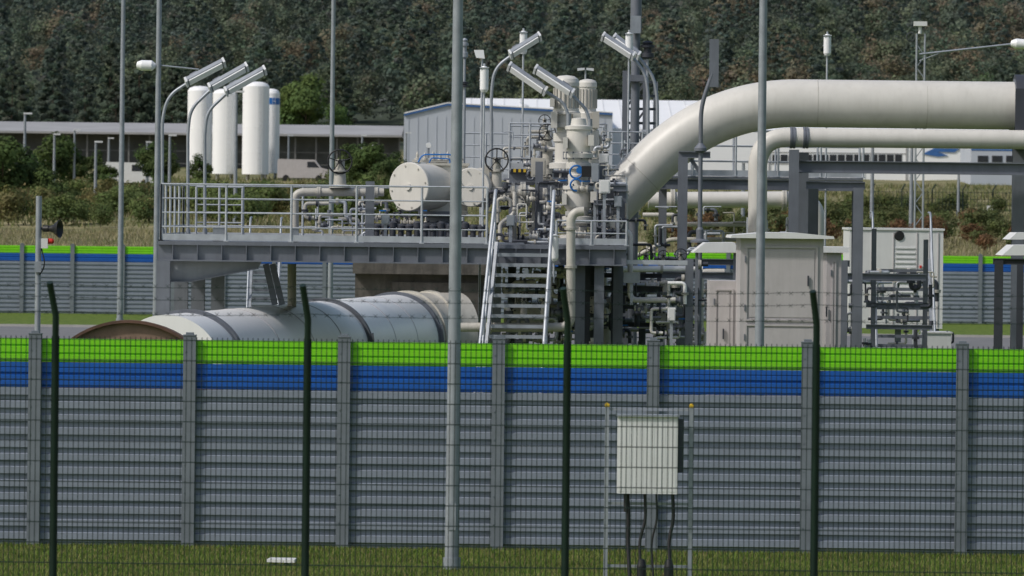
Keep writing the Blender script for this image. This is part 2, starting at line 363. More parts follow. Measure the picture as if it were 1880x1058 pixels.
# ---------------- main white pipe ----------------
A0=Vector((-7.1,104.5,2.25)); C=Vector((-2.72,137,2.25)); ax=(C-A0).normalized(); L0=(C-A0).length
A=A0+ax*4.0; Lp=L0-4.0
o=thing('insulated_pipeline','large white insulated pipeline with grey clamp bands','pipeline',(A.x,A.y,0))
b=B(); b.tube([A+ax*(Lp*i/30) for i in range(31)],1.1,64)
part(b,'pipe_shell','white',o)
def pl_at(f): return A0+ax*L0*f
for f in (.19,.665,.985):
    p=pl_at(f); b=B(); b.lathe(p,ax,[(1.1,-.2),(1.12,-.2),(1.12,-.12),(1.17,-.12),(1.17,-.06),(1.12,-.05),(1.12,.05),(1.17,.06),(1.17,.12),(1.12,.12),(1.12,.2),(1.1,.2)],64)
    part(b,'clamp_band','steel',o)
    b=B(); b.obox(p+Vector((1.14,-.1,-.1)),p+Vector((1.08,-.1,.4)),.14,.3); part(b,'clamp_lug','steel',o)
for f in (.33,.45,.56,.78,.88):
    p=pl_at(f); b=B(); b.lathe(p,ax,[(1.1,-.02),(1.108,-.02),(1.108,.02),(1.1,.02)],64); part(b,'seam_band','cab',o)
for f in(.2,.4,.75):
    p=pl_at(f); b=B(); b.box(p.x-.9,p.x+.9,p.y-.15,p.y+.15,0,1.45); part(b,'saddle','concl',o)
b=B(); p=pl_at(1); pe=[p+ax*-.1,p+ax*.15]; dr=ax.copy()
for k in range(8):
    dr=(dr+Vector((.16,0,0))).normalized(); pe.append(pe[-1]+dr*.28)
b.tube(pe,1.13,56); part(b,'pipe_collar','creamd',o)
for k in(3,6):
    b=B(); b.lathe(pe[k],(pe[k+1]-pe[k]),[(1.13,-.05),(1.19,-.05),(1.19,.05),(1.13,.05)],56); part(b,'flange','creamd',o)
# rusty disc
cx=P(236,600,101).x; zc_=P(236,588,101).z-1.74
o=thing('rusty_pipe_end','large rusty steel pipe cover with thin rim','pipe cover',(cx,101,0))
b=B(); b.lathe((cx,101,zc_),(0,1,0),[(1.69,0),(1.74,0),(1.74,.3),(1.7,.3),(1.7,1.4),(1.3,1.6),(0,1.65)],72); part(b,'rim','rust',o)
b=B(); b.lathe((cx,101.05,zc_),(0,1,0),[(0,.02),(1.0,.03),(1.69,.05),(1.69,.1)],72); part(b,'end_plate','rustl',o)
b=B(); b.box(cx-1,cx+1,101.3,102,-.1,.25); part(b,'saddle','concl',o)
# ---------------- stairs ----------------
def stair(ul,ur,d,run,label,ztop,flare=(0,0),r=.03,hm='galvl'):
    x0=P(ul,500,d).x;x1=P(ur,500,d).x; f0,f1=flare
    o=thing('steel_stair',label,'stair',((x0+x1)/2,d-run,0))
    X0=lambda t:x0+f0*t
    X1=lambda t:x1+f1*t
    for i,Xf in enumerate((X0,X1)):
        b=B(); b.obox((Xf(0),d,ztop),(Xf(1),d-run,0),.06,.22); part(b,'stringer',hm,o)
    n=int(ztop/.2)
    for i in range(1,n):
        t=i/n; b=B(); z=ztop*(1-t); y=d-run*t; b.box(X0(t)+.03,X1(t)-.03,y-.12,y+.12,z-.018,z+.018); b.box(X0(t)+.03,X1(t)-.03,y-.135,y-.12,z-.035,z+.035); part(b,'tread','galv' if hm=='galvl' else 'steel',o)
    for sg,Xf in((-1,X0),(1,X1)):
        b=B(); e=.04*sg
        b.tube(fil([(Xf(0)+e,d+.6,ztop+1.1),(Xf(0)+e,d,ztop+1.1),(Xf(1)+e,d-run,1.1),(Xf(1)+e,d-run-.02,.2)],.2),r,8)
        b.cyl((Xf(0)+e,d,ztop+.55),(Xf(1)+e,d-run,.55),r*.7,n=6)
        for t in(.02,.25,.5,.75): b.cyl((Xf(t)+e,d-run*t,ztop*(1-t)),(Xf(t)+e,d-run*t,ztop*(1-t)+1.1),r*.85,n=6)
        part(b,'handrail',hm,o)
    return o
stair(912,1012,115.9,3.0,'steep galvanised steel stair up to the platform',zd,(-.42,-.28),.036)
stair(1604,1704,128,2.8,'grey galvanised steel stair beside white container',P(1650,480,128).z,(0,0),.026,'galv')
stair(462,512,135,2.5,'narrow grey steel stair under platform',P(480,485,135).z,(0,0),.026,'galv')
# ---------------- big actuator ----------------
D=118.5; o=thing('valve_actuator','large cream double drum valve actuator on a bolted pedestal','valve actuator',(P(800,430,D).x,D,zd))
c=P(750,343,D-.9); axd=Vector((.7,1,0)).normalized(); u_,w_=basis(axd)
b=B(); b.lathe(c,axd,[(0,-.04),(.07,-.04),(.07,0),(.49,0),(.505,.015),(.505,.12),(.48,.12),(.48,1.1),(.52,1.1),(.52,1.22),(0,1.22)],48)
part(b,'pressure_drum','cream',o)
for k in range(8):
    a=k*math.pi/4+.2; q=c+(u_*math.cos(a)+w_*math.sin(a))*.435; b=B(); b.cyl(q-axd*.02,q+axd*.02,.02,n=6); part(b,'bolt','creamd',o)
b=B(); a0=P(790,304,D);a1=P(858,390,D); b.box(a0.x,a1.x,D-.35,D+.5,a1.z,a0.z)
part(b,'housing','cream',o)
b=B(); b.box(a0.x-.06,a1.x+.03,D-.42,D+.55,a0.z,a0.z+.05); b.box(a0.x-.03,a1.x+.02,D-.39,D+.5,a1.z-.05,a1.z)
part(b,'housing_flange','creamd',o)
for z in np.linspace(a1.z+.06,a0.z-.06,7):
    for x in(a0.x+.04,a1.x-.04): b=B(); b.cyl((x,D-.35,z),(x,D-.385,z),.018,n=6); part(b,'bolt','creamd',o)
b=B(); b.lathe(P(812,345,D-.5),(0,1,0),[(0,-.06),(.07,-.06),(.07,0),(.21,0),(.21,.05),(.245,.05),(.245,.2)],28); part(b,'round_cover','cream',o)
c2=P(864,344,D-.68); b=B(); b.lathe(c2,(.25,1,0),[(0,-.03),(.06,-.03),(.06,0),(.39,0),(.405,.015),(.405,.1),(.38,.1),(.38,.85),(.41,.85),(.41,.95),(0,.95)],40); part(b,'pressure_drum','cream',o)
for k in range(8):
    a=k*math.pi/4+.2; q=c2+Vector((math.cos(a)*.34,0,math.sin(a)*.34)); b=B(); b.cyl(q-Vector((0,.05,0)),q+Vector((0,.12,0)),.018,n=6); part(b,'bolt','creamd',o)
b=B(); a0=P(888,308,D);a1=P(898,382,D); b.box(a0.x,a1.x,D-.45,D+.5,a1.z-.04,a0.z+.04); part(b,'end_plate','creamd',o)
q0=P(757,299,D);q1=P(850,299,D)
b=B(); b.box(q0.x,q1.x,D-.2,D+.3,q0.z+.012,q0.z+.062); part(b,'top_plate','creamd',o)
for u in(766,780,795,808,822,834,846): q=P(u,295,D); b=B(); b.lathe(q,Zu,[(.055,0),(.055,.05),(.03,.06),(.03,random.uniform(.1,.2)),(0,.2)],10); part(b,'fitting','creamd',o)
b=B(); q=P(787,290,D); b.cyl(q,q+Zu*.24,.015,n=6); part(b,'gauge_stem','steel',o)
b=B(); b.lathe(P(787,267,D-.03),(0,1,0),[(0,-.01),(.055,-.01),(.06,.04),(0,.05)],16); part(b,'pressure_gauge','cabw',o)
b=B(); b.tube(fil([P(768,298,D-.25),P(775,284,D-.25),P(830,284,D-.25),P(845,300,D-.25)],.1),.018,6); part(b,'blue_tubing','bluep',o)
b=B(); b.tube(fil([P(788,300,D-.3),P(792,290,D-.3),P(826,292,D-.3),P(826,302,D-.3)],.05),.014,6); part(b,'blue_tubing','bluep',o)
b=B(); q=P(812,390,D); hq=q.z-zd; b.lathe((q.x,D,zd),(0,0,1),[(.62,0),(.62,.08),(.4,.08),(.4,hq*.5),(.5,hq*.52),(.5,hq*.66),(.33,hq*.68),(.33,hq-.1),(.5,hq-.08),(.5,hq+.02),(0,hq+.02)],32); part(b,'pedestal','steel',o)
for k in range(14):
    a=k*math.pi/7; x_=q.x+math.cos(a)*.45; y_=D+math.sin(a)*.45; b=B(); b.cyl((x_,y_,zd+hq*.46),(x_,y_,zd+hq*.72),.022,n=6); part(b,'bolt','steeld',o)
# bolted flange row
o=thing('flange_row','row of dark bolted flange studs on platform deck','bolted flange',(P(770,440,117).x,117,zd))
b=B(); a0=P(668,440,117).x;a1=P(892,440,117).x; b.box(a0,a1,116.9,117.8,zd+.005,zd+.06); part(b,'base_plate','steeld',o)
for i in range(15):
    x=a0+.1+(a1-a0-.2)*i/14; hh=.24 if i%3 else .3; b=B(); b.lathe((x,117.1,zd+.06),Zu,[(.085,0),(.085,.06),(.06,.06),(.06,hh-.04),(.085,hh-.04),(.085,hh+.06),(.03,hh+.1),(0,hh+.1)],10); part(b,'stud','steeld',o)
b=B(); b.box(a0,a1,117.3,117.5,zd+.34,zd+.4); part(b,'top_plate','steeld',o)
# ---------------- pipes ----------------
def pipe(name,label,d,pts,rpx,m='cream',R=30,flanges=(),n=16,grp=None,fm='creamd',fw=1.35,cat='pipe',seg=12):
    s=S(d); pp=[P(u,v,d) for u,v in pts]
    path=fil(pp,R/s,seg) if len(pp)>2 else pp
    o=thing(name,label,cat,path[-1],grp)
    b=B(); b.tube(path,rpx/s,n); part(b,'pipe_run',m,o)
    for (u,v,ax_,w) in flanges:
        b=B(); r=rpx/s*fw; h=w/s/2; p=P(u,v,d); b.lathe(p,ax_,[(rpx/s,-h),(r,-h),(r,-h*.15),(r*.94,-h*.15),(r*.94,h*.15),(r,h*.15),(r,h),(rpx/s,h)],24); part(b,'flange',fm,o)
    return o
X=(1,0,0);Zz=(0,0,1)
bp=pipe('process_pipe','huge cream pipe bending down through the plant',121.3,[(2150,198),(1308,188),(1094,404)],44,'cream',160,[(1870,194,X,18)],64,fm='steel',fw=1.12,seg=40)
dgn=(P(1094,404,121.3)-P(1308,188,121.3)).normalized()
for u,v,a_ in((1500,190,Vector(X)),(1700,193,Vector(X)),(1178,319,dgn)):
    b=B(); r=44/S(121.3); b.lathe(P(u,v,121.3),a_,[(r,-.008),(r+.003,-.006),(r+.003,.006),(r,.008)],64); part(b,'weld_seam','creamd',bp)
o=thing('pipe_support','dark steel clamp support gripping the big pipe','pipe support',(P(1870,200,121.3).x,121.3,0))
q=P(1871,190,121.3)
b=B(); b.lathe((q.x,121.3,P(1871,194,121.3).z),(1,0,0),[(.585,-.1),(.66,-.1),(.66,.1),(.585,.1)],40); b.box(q.x-.12,q.x+.12,120.6,122.0,q.z-.95,q.z-.68); part(b,'clamp','steeld',o)
for s_ in(-1,1): b=B(); b.box(q.x-.14,q.x+.14,121.3+s_*.68-.05,121.3+s_*.68+.05,q.z-.68,q.z+.3); part(b,'clamp_plate','steeld',o)
b=B(); b.ib((q.x,121.3,0),(q.x,121.3,q.z-.95),.25,.25,.03,up=Vector((0,1,0))); part(b,'column','steel',o)
pipe('process_pipe','cream pipe with elbow turning down beside steel frame',120.4,[(2100,259),(1391,252),(1391,640)],17.5,'cream',58,[(1455,253,X,10),(1479,253,X,10)],32,fm='steel',fw=1.14,seg=20)
pipe('process_pipe','cream pipe running behind the walkway',133,[(1190,368),(1500,366),(1500,600)],15,'cream',40,[(1235,368,X,8),(1440,368,X,8)],20)
pipe('process_pipe','cream pipe elbow on platform deck',121,[(541,447),(541,353),(705,353)],7.5,'creamd',18,[(541,436,Zz,7),(585,353,X,7),(655,353,X,7),(690,353,X,8)],16)
pipe('process_pipe','narrow cream pipe dropping from valve and turning',115.2,[(1072,388),(1048,388),(1048,601),(845,601)],8.5,'creamd',22,[(1048,420,Zz,4),(1048,490,Zz,5),(900,601,X,5)],14)
pipe('process_pipe','thin cream pipe with double elbow below deck',117,[(1112,424),(1157,424),(1157,551),(1240,551)],5,'cream',14,[],12)
pipe('process_pipe','thin white pipe running along lower rack',118,[(1140,494),(1290,494)],6,'white',10,[(1215,494,X,5)],12)
pipe('process_pipe','thin cream pipe running along lower rack',121,[(1120,520),(1268,520),(1268,600)],5,'creamd',12,[],12)
pipe('process_pipe','thick cream pipe stub beneath deck',124,[(925,578),(1060,578)],26,'cream',12,[(945,578,X,9),(1010,578,X,12)],28)
pipe('process_pipe','cream pipe rising beneath deck',122,[(1110,640),(1110,560),(1175,540)],12,'creamd',20,[(1110,600,Zz,7)],16)
pipe('process_pipe','small cream pipe beside columns',124,[(1285,640),(1285,500),(1330,500)],7,'cream',14,[(1285,560,Zz,4)],12)
pipe('process_pipe','vertical cream pipe behind platform stair',121,[(536,640),(536,485)],8,'creamd',10,[],12)
pipe('process_pipe','thin cream pipe on upper deck',123,[(930,335),(960,335),(960,300),(1030,300)],5,'cream',10,[(945,335,X,4)],10)
pipe('process_pipe','small cream pipe with loops',119,[(905,420),(945,408),(945,440)],4,'creamd',8,[],10)
pipe('process_pipe','cream pipe along rear walkway',131,[(1180,395),(1240,395),(1240,412),(1370,412)],4.5,'cream',10,[],10)
pipe('process_pipe','cream pipe along rear walkway',131,[(1170,470),(1230,440),(1370,440)],4.5,'creamd',10,[],10)
pipe('process_pipe','medium cream manifold pipe beside valve stack',119,[(985,360),(1105,360)],11,'creamd',10,[(1000,360,X,7),(1025,360,X,6),(1090,360,X,8)],20,fw=1.5)
pipe('process_pipe','medium cream manifold pipe with elbow on deck',118.6,[(960,352),(985,352),(985,440)],9,'cream',14,[(985,420,Zz,6),(985,385,Zz,6)],18,fw=1.5)
pipe('process_pipe','short cream riser beside valve stack',118.8,[(1092,445),(1092,310)],8,'cream',14,[(1092,420,Zz,6),(1092,345,Zz,7),(1092,322,Zz,6)],18,fw=1.5)
pipe('process_pipe','short cream riser on upper deck',121.5,[(1005,320),(1005,262)],9,'creamd',14,[(1005,300,Zz,6),(1005,275,Zz,6)],18,fw=1.5)
def hw(u,v,R,d,vb,label='hand wheel valve with cream body',bodyw=24,bm='creamd',axis=(0,1,0)):
    s=S(d); c=P(u,v,d); o=thing('handwheel_valve',label,'valve',P(u,vb,d),'valves with hand wheels')
    b=B(); a=Vector(axis).normalized(); b.ring(c,a,R/s,R/s*.07,28,6); u_,w_=basis(a)
    for k in range(5):
        an=k*2*math.pi/5+.3; q=c+(u_*math.cos(an)+w_*math.sin(an))*R/s; b.cyl(c,q,R/s*.05,n=6)
    b.lathe(c-a*.04,a,[(0,0),(R/s*.18,0),(R/s*.18,.08),(0,.08)],12); part(b,'hand_wheel','black',o)
    b=B(); b.cyl(c,c+a*.12,.025,n=8); e=P(u,vb,d); top=Vector((c.x,c.y+.12,c.z)); b.cyl(top+Zu*.05,(c.x,c.y+.12,e.z),bodyw*.22/s,n=12)
    b.lathe((c.x,c.y+.12,e.z),Zu,[(bodyw*.5/s,0),(bodyw*.5/s,.05),(bodyw*.3/s,.07),(bodyw*.26/s,(c.z-e.z)*.6),(bodyw*.4/s,(c.z-e.z)*.62),(bodyw*.4/s,(c.z-e.z)*.68),(.02,(c.z-e.z)*.7)],20)
    part(b,'valve_body',bm,o)
hw(624,297,22,120.8,345,bodyw=40,label='hand wheel valve with cream body on deck pipe')
hw(912,294,21,118,350,bodyw=34)
hw(1005,243,15,121,275,bodyw=24)
hw(962,550,14,115.6,585,bodyw=22); hw(998,551,11,117,585,bodyw=18)
hw(1186,470,13,118,500,bodyw=20); hw(1250,468,11,119,500,bodyw=18); hw(1218,470,10,123,500,bodyw=18)
hw(1000,222,11,123,260,bodyw=16)
pipe('process_pipe','flanged cream valve pipe on deck',118.3,[(893,352),(972,352)],12,'cream',10,[(902,352,X,8),(925,352,X,7),(942,352,X,5),(960,352,X,10)],18,fw=1.5)
pipe('process_pipe','small cream drain pipe on deck',118,[(945,352),(945,392),(918,410),(918,440)],4,'cream',8,[(945,385,Zz,3)],10)
# vertical valve stacks
def stack(u,d,prof,label,ribs=None,m='cream'):
    s=S(d); base=P(u,prof[0][1],d); o=thing('vertical_valve',label,'valve',base,'tall cream vertical valve actuators')
    b=B(); z=[(w/2/s,(prof[0][1]-v)/s) for w,v in prof]; b.lathe(base,Zu,z,32); part(b,'valve_body',m,o)
    if ribs:
        v0,v1,w=ribs; 
        for k in range(18):
            b=B(); a=k*2*math.pi/18; r=w/2/s; q=base+Vector((math.cos(a)*r,math.sin(a)*r,0))
            b.obox(q+Zu*((prof[0][1]-v1)/s),q+Zu*((prof[0][1]-v0)/s),.025,.04,up=Vector((math.cos(a),math.sin(a),0)))
            part(b,'rib','creamd',o)
    return o
st=stack(1060,117.5,[(66,447),(66,432),(36,430),(36,412),(58,410),(58,398),(36,396),(42,385),(50,380),(50,350),(56,348),(56,342),(36,340),(38,322),(34,320),(34,312),(46,310),(46,300),(38,298),(38,292),(54,290),(54,282),(44,280),(44,240),(50,238),(50,232),(30,230),(26,218),(0,216)],'tall cream vertical valve with stacked flanges and blue rings')
for v,r in((316,.13),(340,.12)):
    b=B(); b.ring(P(1058,v,117.2),(0,1,.1),r,.02,24,6); part(b,'blue_ring','bluep',st)
b=B(); b.box(P(1068,300,117).x,P(1086,300,117).x,117,117.2,P(1070,325,117).z,P(1070,305,117).z); part(b,'indicator_box','black',st)
b=B(); b.lathe(P(1064,313,117.05),(0,1,0),[(0,0),(.07,0),(.07,.05)],14); part(b,'indicator_dial','bluep',st)
for (u0,v0,u1,v1) in((1034,252,1042,272),(1080,248,1090,268),(1032,355,1040,376),(1084,352,1096,372),(1038,388,1048,396)):
    b=B(); a=P(u0,v0,117.2);c=P(u1,v1,117.2); b.box(a.x,c.x,117.05,117.45,c.z,a.z); part(b,'terminal_box','cream',st)
for v in(286,345,404):
    for k in range(10):
        a=k*.628; q=P(1060,v,117.5)+Vector((math.cos(a)*.28,math.sin(a)*.28,0)); b=B(); b.cyl(q-Zu*.08,q+Zu*.08,.018,n=6); part(b,'bolt','steel',st)
s2=stack(1038,119.5,[(60,310),(60,300),(40,298),(40,262),(46,260),(46,245),(34,243),(34,236),(50,234),(50,228),(42,226),(42,212),(52,210),(52,206),(48,204),(48,200),(43,199),(43,160),(48,159),(48,152),(43,145),(30,140),(0,138)],'ribbed cream motor actuator with domed cap',(162,198,45))
for (u0,v0,u1,v1) in((1012,205,1023,235),(1052,208,1066,232),(1010,180,1018,196)):
    b=B(); a=P(u0,v0,119.2);c=P(u1,v1,119.2); b.box(a.x,c.x,119.1,119.6,c.z,a.z); part(b,'terminal_box','cream',s2)
s3=stack(1077,121,[(44,310),(44,240),(40,238),(36,215),(36,208),(34,206),(32,200),(32,162),(35,160),(34,152),(28,148),(16,146),(0,145)],'ribbed cream motor actuator with domed cap',(164,199,33))
b=B(); a=P(1088,205,120.8);c=P(1100,235,120.8); b.box(a.x,c.x,120.7,121.1,c.z,a.z); part(b,'terminal_box','creamd',s3)
def ebox(u0,v0,u1,v1,d,dep,m,label,vb=None,cat='junction box'):
    a=P(u0,v0,d);c=P(u1,v1,d); o=thing('junction_box',label,cat,((a.x+c.x)/2,d,c.z))
    b=B(); b.box(a.x,c.x,d,d+dep,c.z,a.z); part(b,'box_body',m,o)
    b=B(); g=.12*(c.x-a.x); b.box(a.x+g,c.x-g,d-.012,d,c.z+g,a.z-g); part(b,'cover',m,o)
    if vb:
        b=B(); q=P(u0,vb,d); xm=(a.x+c.x)/2; b.box(xm-.03,xm+.03,d+dep*.3,d+dep*.7,q.z,c.z); part(b,'bracket','galv',o)
for args in ((975,290,1003,325,120,.3,'creamd','beige control box on upper deck',345),(1100,330,1120,355,116.5,.2,'cabw','pale grey junction box on steel post',440),
    (1086,300,1100,335,117,.2,'galv','grey junction box on steel post',440),(1145,500,1175,520,116.5,.2,'galv','grey junction box below deck',560),
    (1100,282,1118,300,119,.2,'cabw','pale grey junction box on upper rail',330),(930,395,945,415,116.5,.15,'galv','small grey junction box on rail',445),
    (1226,565,1240,590,116,.2,'cabw','pale junction box beside column',632),(700,395,715,412,116.4,.15,'galv','small grey junction box on rail',445),
    (948,470,962,486,116.2,.15,'steel','small grey junction box under beam',None),(1128,360,1142,380,116.6,.15,'galv','small grey junction box beside flange',445)):
    ebox(*args)
X_=Vector((1,0,0))
def ftube(u0,v0,u1,v1,d0,d1,n,rr,mats,kinds,seg=(10,46)):
    for i in range(n):
        d=random.uniform(d0,d1); s=S(d); u=random.uniform(u0,u1); v=random.uniform(v0,v1); pts=[(u,v)]; h=random.random()<.5
        for k in range(random.randint(2,5)):
            l=random.uniform(*seg)*(1 if random.random()<.5 else -1)
            if h: u=min(max(u+l,u0),u1)
            else: v=min(max(v+l,v0),v1)
            if abs(u-pts[-1][0])+abs(v-pts[-1][1])>4: pts.append((u,v))
            h=not h
        if len(pts)<2: continue
        r=random.uniform(*rr); m=random.choice(mats)
        fl=[]
        for (a,b_),(c_,e_) in zip(pts,pts[1:]):
            if abs(c_-a)+abs(e_-b_)>14 and random.random()<.75 and r>1.6: fl.append(((a+c_)/2,(b_+e_)/2,X if abs(c_-a)>abs(e_-b_) else Zz,r*1.3))
        pipe('small_pipe',{'creamd':'thin beige instrument pipe with flanges','cream':'thin cream instrument pipe with flanges','galvl':'thin galvanised conduit bent around steelwork','steel':'thin grey conduit bent around steelwork','steeld':'thin dark pipe bent around steelwork','white':'thin white pipe with flanges'}[m],d,pts,r,m,r*2.2,fl[:3],8,kinds,fw=1.9,fm=random.choice(['creamd','steel','steeld']),seg=6)
def svalve(u,v,d,m,w):
    s=S(d); c=P(u,v,d); o=thing('small_valve','small flanged valve with lever handle','valve',c,'small flanged valves'); r=w/s
    b=B(); b.lathe(c-Vector((r*1.4,0,0)),X,[(r,0),(r,r*.4),(r*.5,r*.4),(r*.8,r*1.1),(r*.8,r*1.7),(r*.5,r*2.4),(r,r*2.4),(r,r*2.8),(0,r*2.8)],14); b.cyl(c,c+Zu*r*1.9,r*.3,n=8); part(b,'valve_body',m,o)
    b=B(); b.obox(c+Zu*r*2.0-X_*r*.3,c+Zu*r*2.1+X_*r*2.2,.02,.03); part(b,'lever','bluep' if random.random()<.3 else 'steeld',o)
g='small process pipes in the plant'
ftube(895,335,1150,445,116.4,120.5,50,(1.2,4.2),['creamd','cream','galvl','steel','steeld','steeld'],g)
ftube(925,490,1060,640,117,123,26,(1.5,5),['creamd','cream','steeld','steel','galvl'],g)
ftube(1062,485,1300,640,116.5,124,56,(1.3,5),['creamd','cream','steeld','steel','galvl','white','steeld'],g)
ftube(925,242,1118,330,120,124,28,(1.1,3.4),['creamd','cream','galvl','steel','steeld'],g)
ftube(1095,290,1150,445,116.8,118,26,(1.1,3.4),['galvl','steel','creamd','steeld'],g)
ftube(1505,500,1750,640,119,134,34,(1.5,4.5),['galvl','steel','steeld','steeld','creamd'],g)
ftube(1150,380,1460,490,123,134,30,(1.3,3.8),['creamd','galvl','steel','steeld'],g)
ftube(1140,240,1215,330,126,128,8,(1.1,2.4),['galvl','steel'],g)
ftube(560,370,800,447,117.6,123,22,(1.2,4),['galvl','steel','creamd','steeld'],g)
for i in range(24): svalve(random.uniform(900,1145),random.uniform(345,440),random.uniform(116.5,120),random.choice(['creamd','cream','steel']),random.uniform(4,8))
for i in range(30): svalve(random.uniform(930,1290),random.uniform(495,625),random.uniform(116.5,123),random.choice(['creamd','cream','steeld','steel']),random.uniform(4,9))
for i in range(9): svalve(random.uniform(950,1110),random.uniform(255,315),random.uniform(120,123),random.choice(['creamd','steel']),random.uniform(3.5,6))
for i in range(7): svalve(random.uniform(690,800),random.uniform(395,430),random.uniform(117.8,121),random.choice(['creamd','steeld']),random.uniform(4,8))
for u,v,r,d in((965,585,30,119.5),(1090,560,16,119),(1215,585,14,120),(1000,520,13,121),(1128,410,15,116.7),(950,372,13,118)):
    s=S(d); c=P(u,v,d); o=thing('blind_flange','round cream flange with ring of bolts','flange',c,'round bolted flanges'); b=B(); R_=r/s
    b.lathe(c,(0.2,1,0),[(0,0),(R_*.6,0),(R_*.6,.02),(R_,.02),(R_,.1),(R_*.7,.1),(R_*.7,.9)],28); part(b,'flange_disc','creamd',o)
    for k in range(10): a=k*.628; q=c+Vector((math.cos(a)*R_*.82,0,math.sin(a)*R_*.82)); b=B(); b.cyl(q-Vector((0,.02,0)),q+Vector((0,.05,0)),.02,n=6); part(b,'bolt','steeld',o)
o=thing('cable_tray','galvanised cable tray hung below the deck','cable tray',(P(1150,470,116.6).x,116.6,P(1150,478,116.6).z))
a=P(1060,480,116.3);c=P(1262,480,116.3)
for y_ in(116.2,116.5): b=B(); b.box(a.x,c.x,y_,y_+.02,a.z-.05,a.z+.04); part(b,'tray_rail','galvl',o)
b=B(); b.box(a.x,c.x,116.23,116.49,a.z-.045,a.z-.03); part(b,'tray_floor','galvl',o)
# ---------------- upper platform and racks ----------------
Du=122.; zu2=P(1030,313,Du).z; xa=P(845,300,Du).x; xb_=P(1112,300,Du).x
up=thing('upper_platform','upper grey steel service platform with railings','platform',(xa,Du,0))
b=B(); b.box(P(935,300,Du).x,xb_,Du,Du+4,zu2-.04,zu2); part(b,'deck','steel',up)
for y_ in(Du+.1,Du+3.9): b=B(); b.ib((P(935,300,Du).x,y_,zu2-.16),(xb_,y_,zu2-.16),.15,.24,.02); part(b,'edge_beam','steel',up)
for yy in (Du+.05,Du+3.95):
    b=B(); railing(b,(P(935,300,Du).x,yy,zu2),(P(1010,300,Du).x,yy,zu2),1.0,.45,4); part(b,'railing','galvl',up)
    b=B(); railing(b,(P(1085,300,Du).x,yy,zu2),(xb_,yy,zu2),1.0,.3,4); part(b,'railing','galvl',up)
b=B(); railing(b,(P(848,300,Du+4).x,Du+3.9,P(848,330,Du).z),(P(935,300,Du).x,Du+3.9,P(848,330,Du).z),1.05,.5,4); part(b,'railing','galvl',up)
for u,d in((940,Du+.2),(1000,Du+.2),(1105,Du+.3),(1150,Du+5.8)): col(u,d,.18,zu2-.28,par=up)
b=B(); b.box(P(1105,300,127).x,P(1215,300,127).x,126.5,128,zu2-.3,zu2-.1); part(b,'rear_deck','steel',up)
b=B(); railing(b,(P(1105,300,127).x,126.6,zu2-.1),(P(1215,300,127).x,126.6,zu2-.1),1.0,.5,4); part(b,'railing','galvl',up)
o=thing('hazard_beam','yellow and black striped low beam','warning bar',(P(970,312,Du).x,Du-.1,zu2))
b=B(); b2=B()
for i in range(14):
    x=P(938+i*4.6,312,Du).x; (b if i%2 else b2).box(x,x+.054,Du-.1,Du-.06,zu2-.05,zu2+.02)
part(b,'yellow_stripe','yellow',o); part(b2,'black_stripe','black',o)
def frame(name,label,items,d0,m='steel'):
    o=thing(name,label,'steel frame',(P(items[0][0],items[0][1],items[0][4]).x,items[0][4],0))
    for it in items:
        u0,v0,u1,v1,d,w,h=it; b=B(); p0=P(u0,v0,d);p1=P(u1,v1,d)
        ver=abs(u1-u0)<4
        if ver: p1.x=p0.x; b.ib(p0,p1,w,h,.02,up=Vector((0,1,0)))
        elif abs(v1-v0)<6: p1.z=p0.z; b.ib(p0,p1,w,h,.02)
        else: b.ib(p0,p1,w,h,.02)
        part(b,'column' if ver else ('beam' if abs(v1-v0)<25 else 'brace'),m,o)
    return o
frame('pipe_rack','grey steel support frame around the valve stack',[
 (990,297,990,450,118.5,.16,.16),(1012,340,1012,450,118,.14,.14),(1103,300,1103,460,118,.18,.18),(1125,338,1125,462,117.3,.22,.2),(1143,338,1143,470,117,.14,.16),
 (985,340,1145,338,118.2,.14,.12),(1090,372,1145,372,117,.1,.1),(1000,398,1145,400,118.4,.1,.1),(1095,345,1150,345,116.9,.1,.14)],118)
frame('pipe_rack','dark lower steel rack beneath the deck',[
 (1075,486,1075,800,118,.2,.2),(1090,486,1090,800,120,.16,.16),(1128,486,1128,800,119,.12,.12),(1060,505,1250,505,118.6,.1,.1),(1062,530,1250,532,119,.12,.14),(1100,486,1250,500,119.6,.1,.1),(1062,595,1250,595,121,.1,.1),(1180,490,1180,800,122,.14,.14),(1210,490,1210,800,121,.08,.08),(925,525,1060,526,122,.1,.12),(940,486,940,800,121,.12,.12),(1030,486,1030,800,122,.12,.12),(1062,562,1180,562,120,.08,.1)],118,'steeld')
frame('pipe_rack','dark steel column with cap bracket supporting pipe',[
 (1254,290,1254,800,119.5,.2,.22),(1246,284,1304,284,119.5,.2,.14),(1268,292,1286,318,119.5,.08,.08),(1266,476,1266,800,117,.16,.2),(1215,505,1360,505,118,.12,.14),(1200,480,1560,482,124,.14,.14)],119)
frame('pipe_rack','tall grey steel frame carrying long horizontal beam',[
 (1458,275,1458,800,119.2,.2,.24),(1475,280,1475,800,121.5,.22,.24),(1455,306,2000,306,119.5,.2,.26),(1576,345,1576,800,118.5,.2,.24),(1493,345,1493,800,122.5,.22,.22),(1480,340,1588,340,119.5,.14,.16),(1505,507,1700,507,120,.12,.14),(1550,478,1550,800,117,.14,.16),(1605,420,1605,800,123,.1,.1),(1700,440,1700,800,123,.1,.1),(1590,560,1712,560,123,.1,.1),(1590,600,1712,601,122,.1,.1)],119)
frame('pipe_rack','dark steel posts beside the equipment shelters',[(1834,478,1834,800,112,.16,.18),(1873,485,1873,800,113,.12,.12),(1823,480,1990,482,112,.1,.12)],112,'steeld')
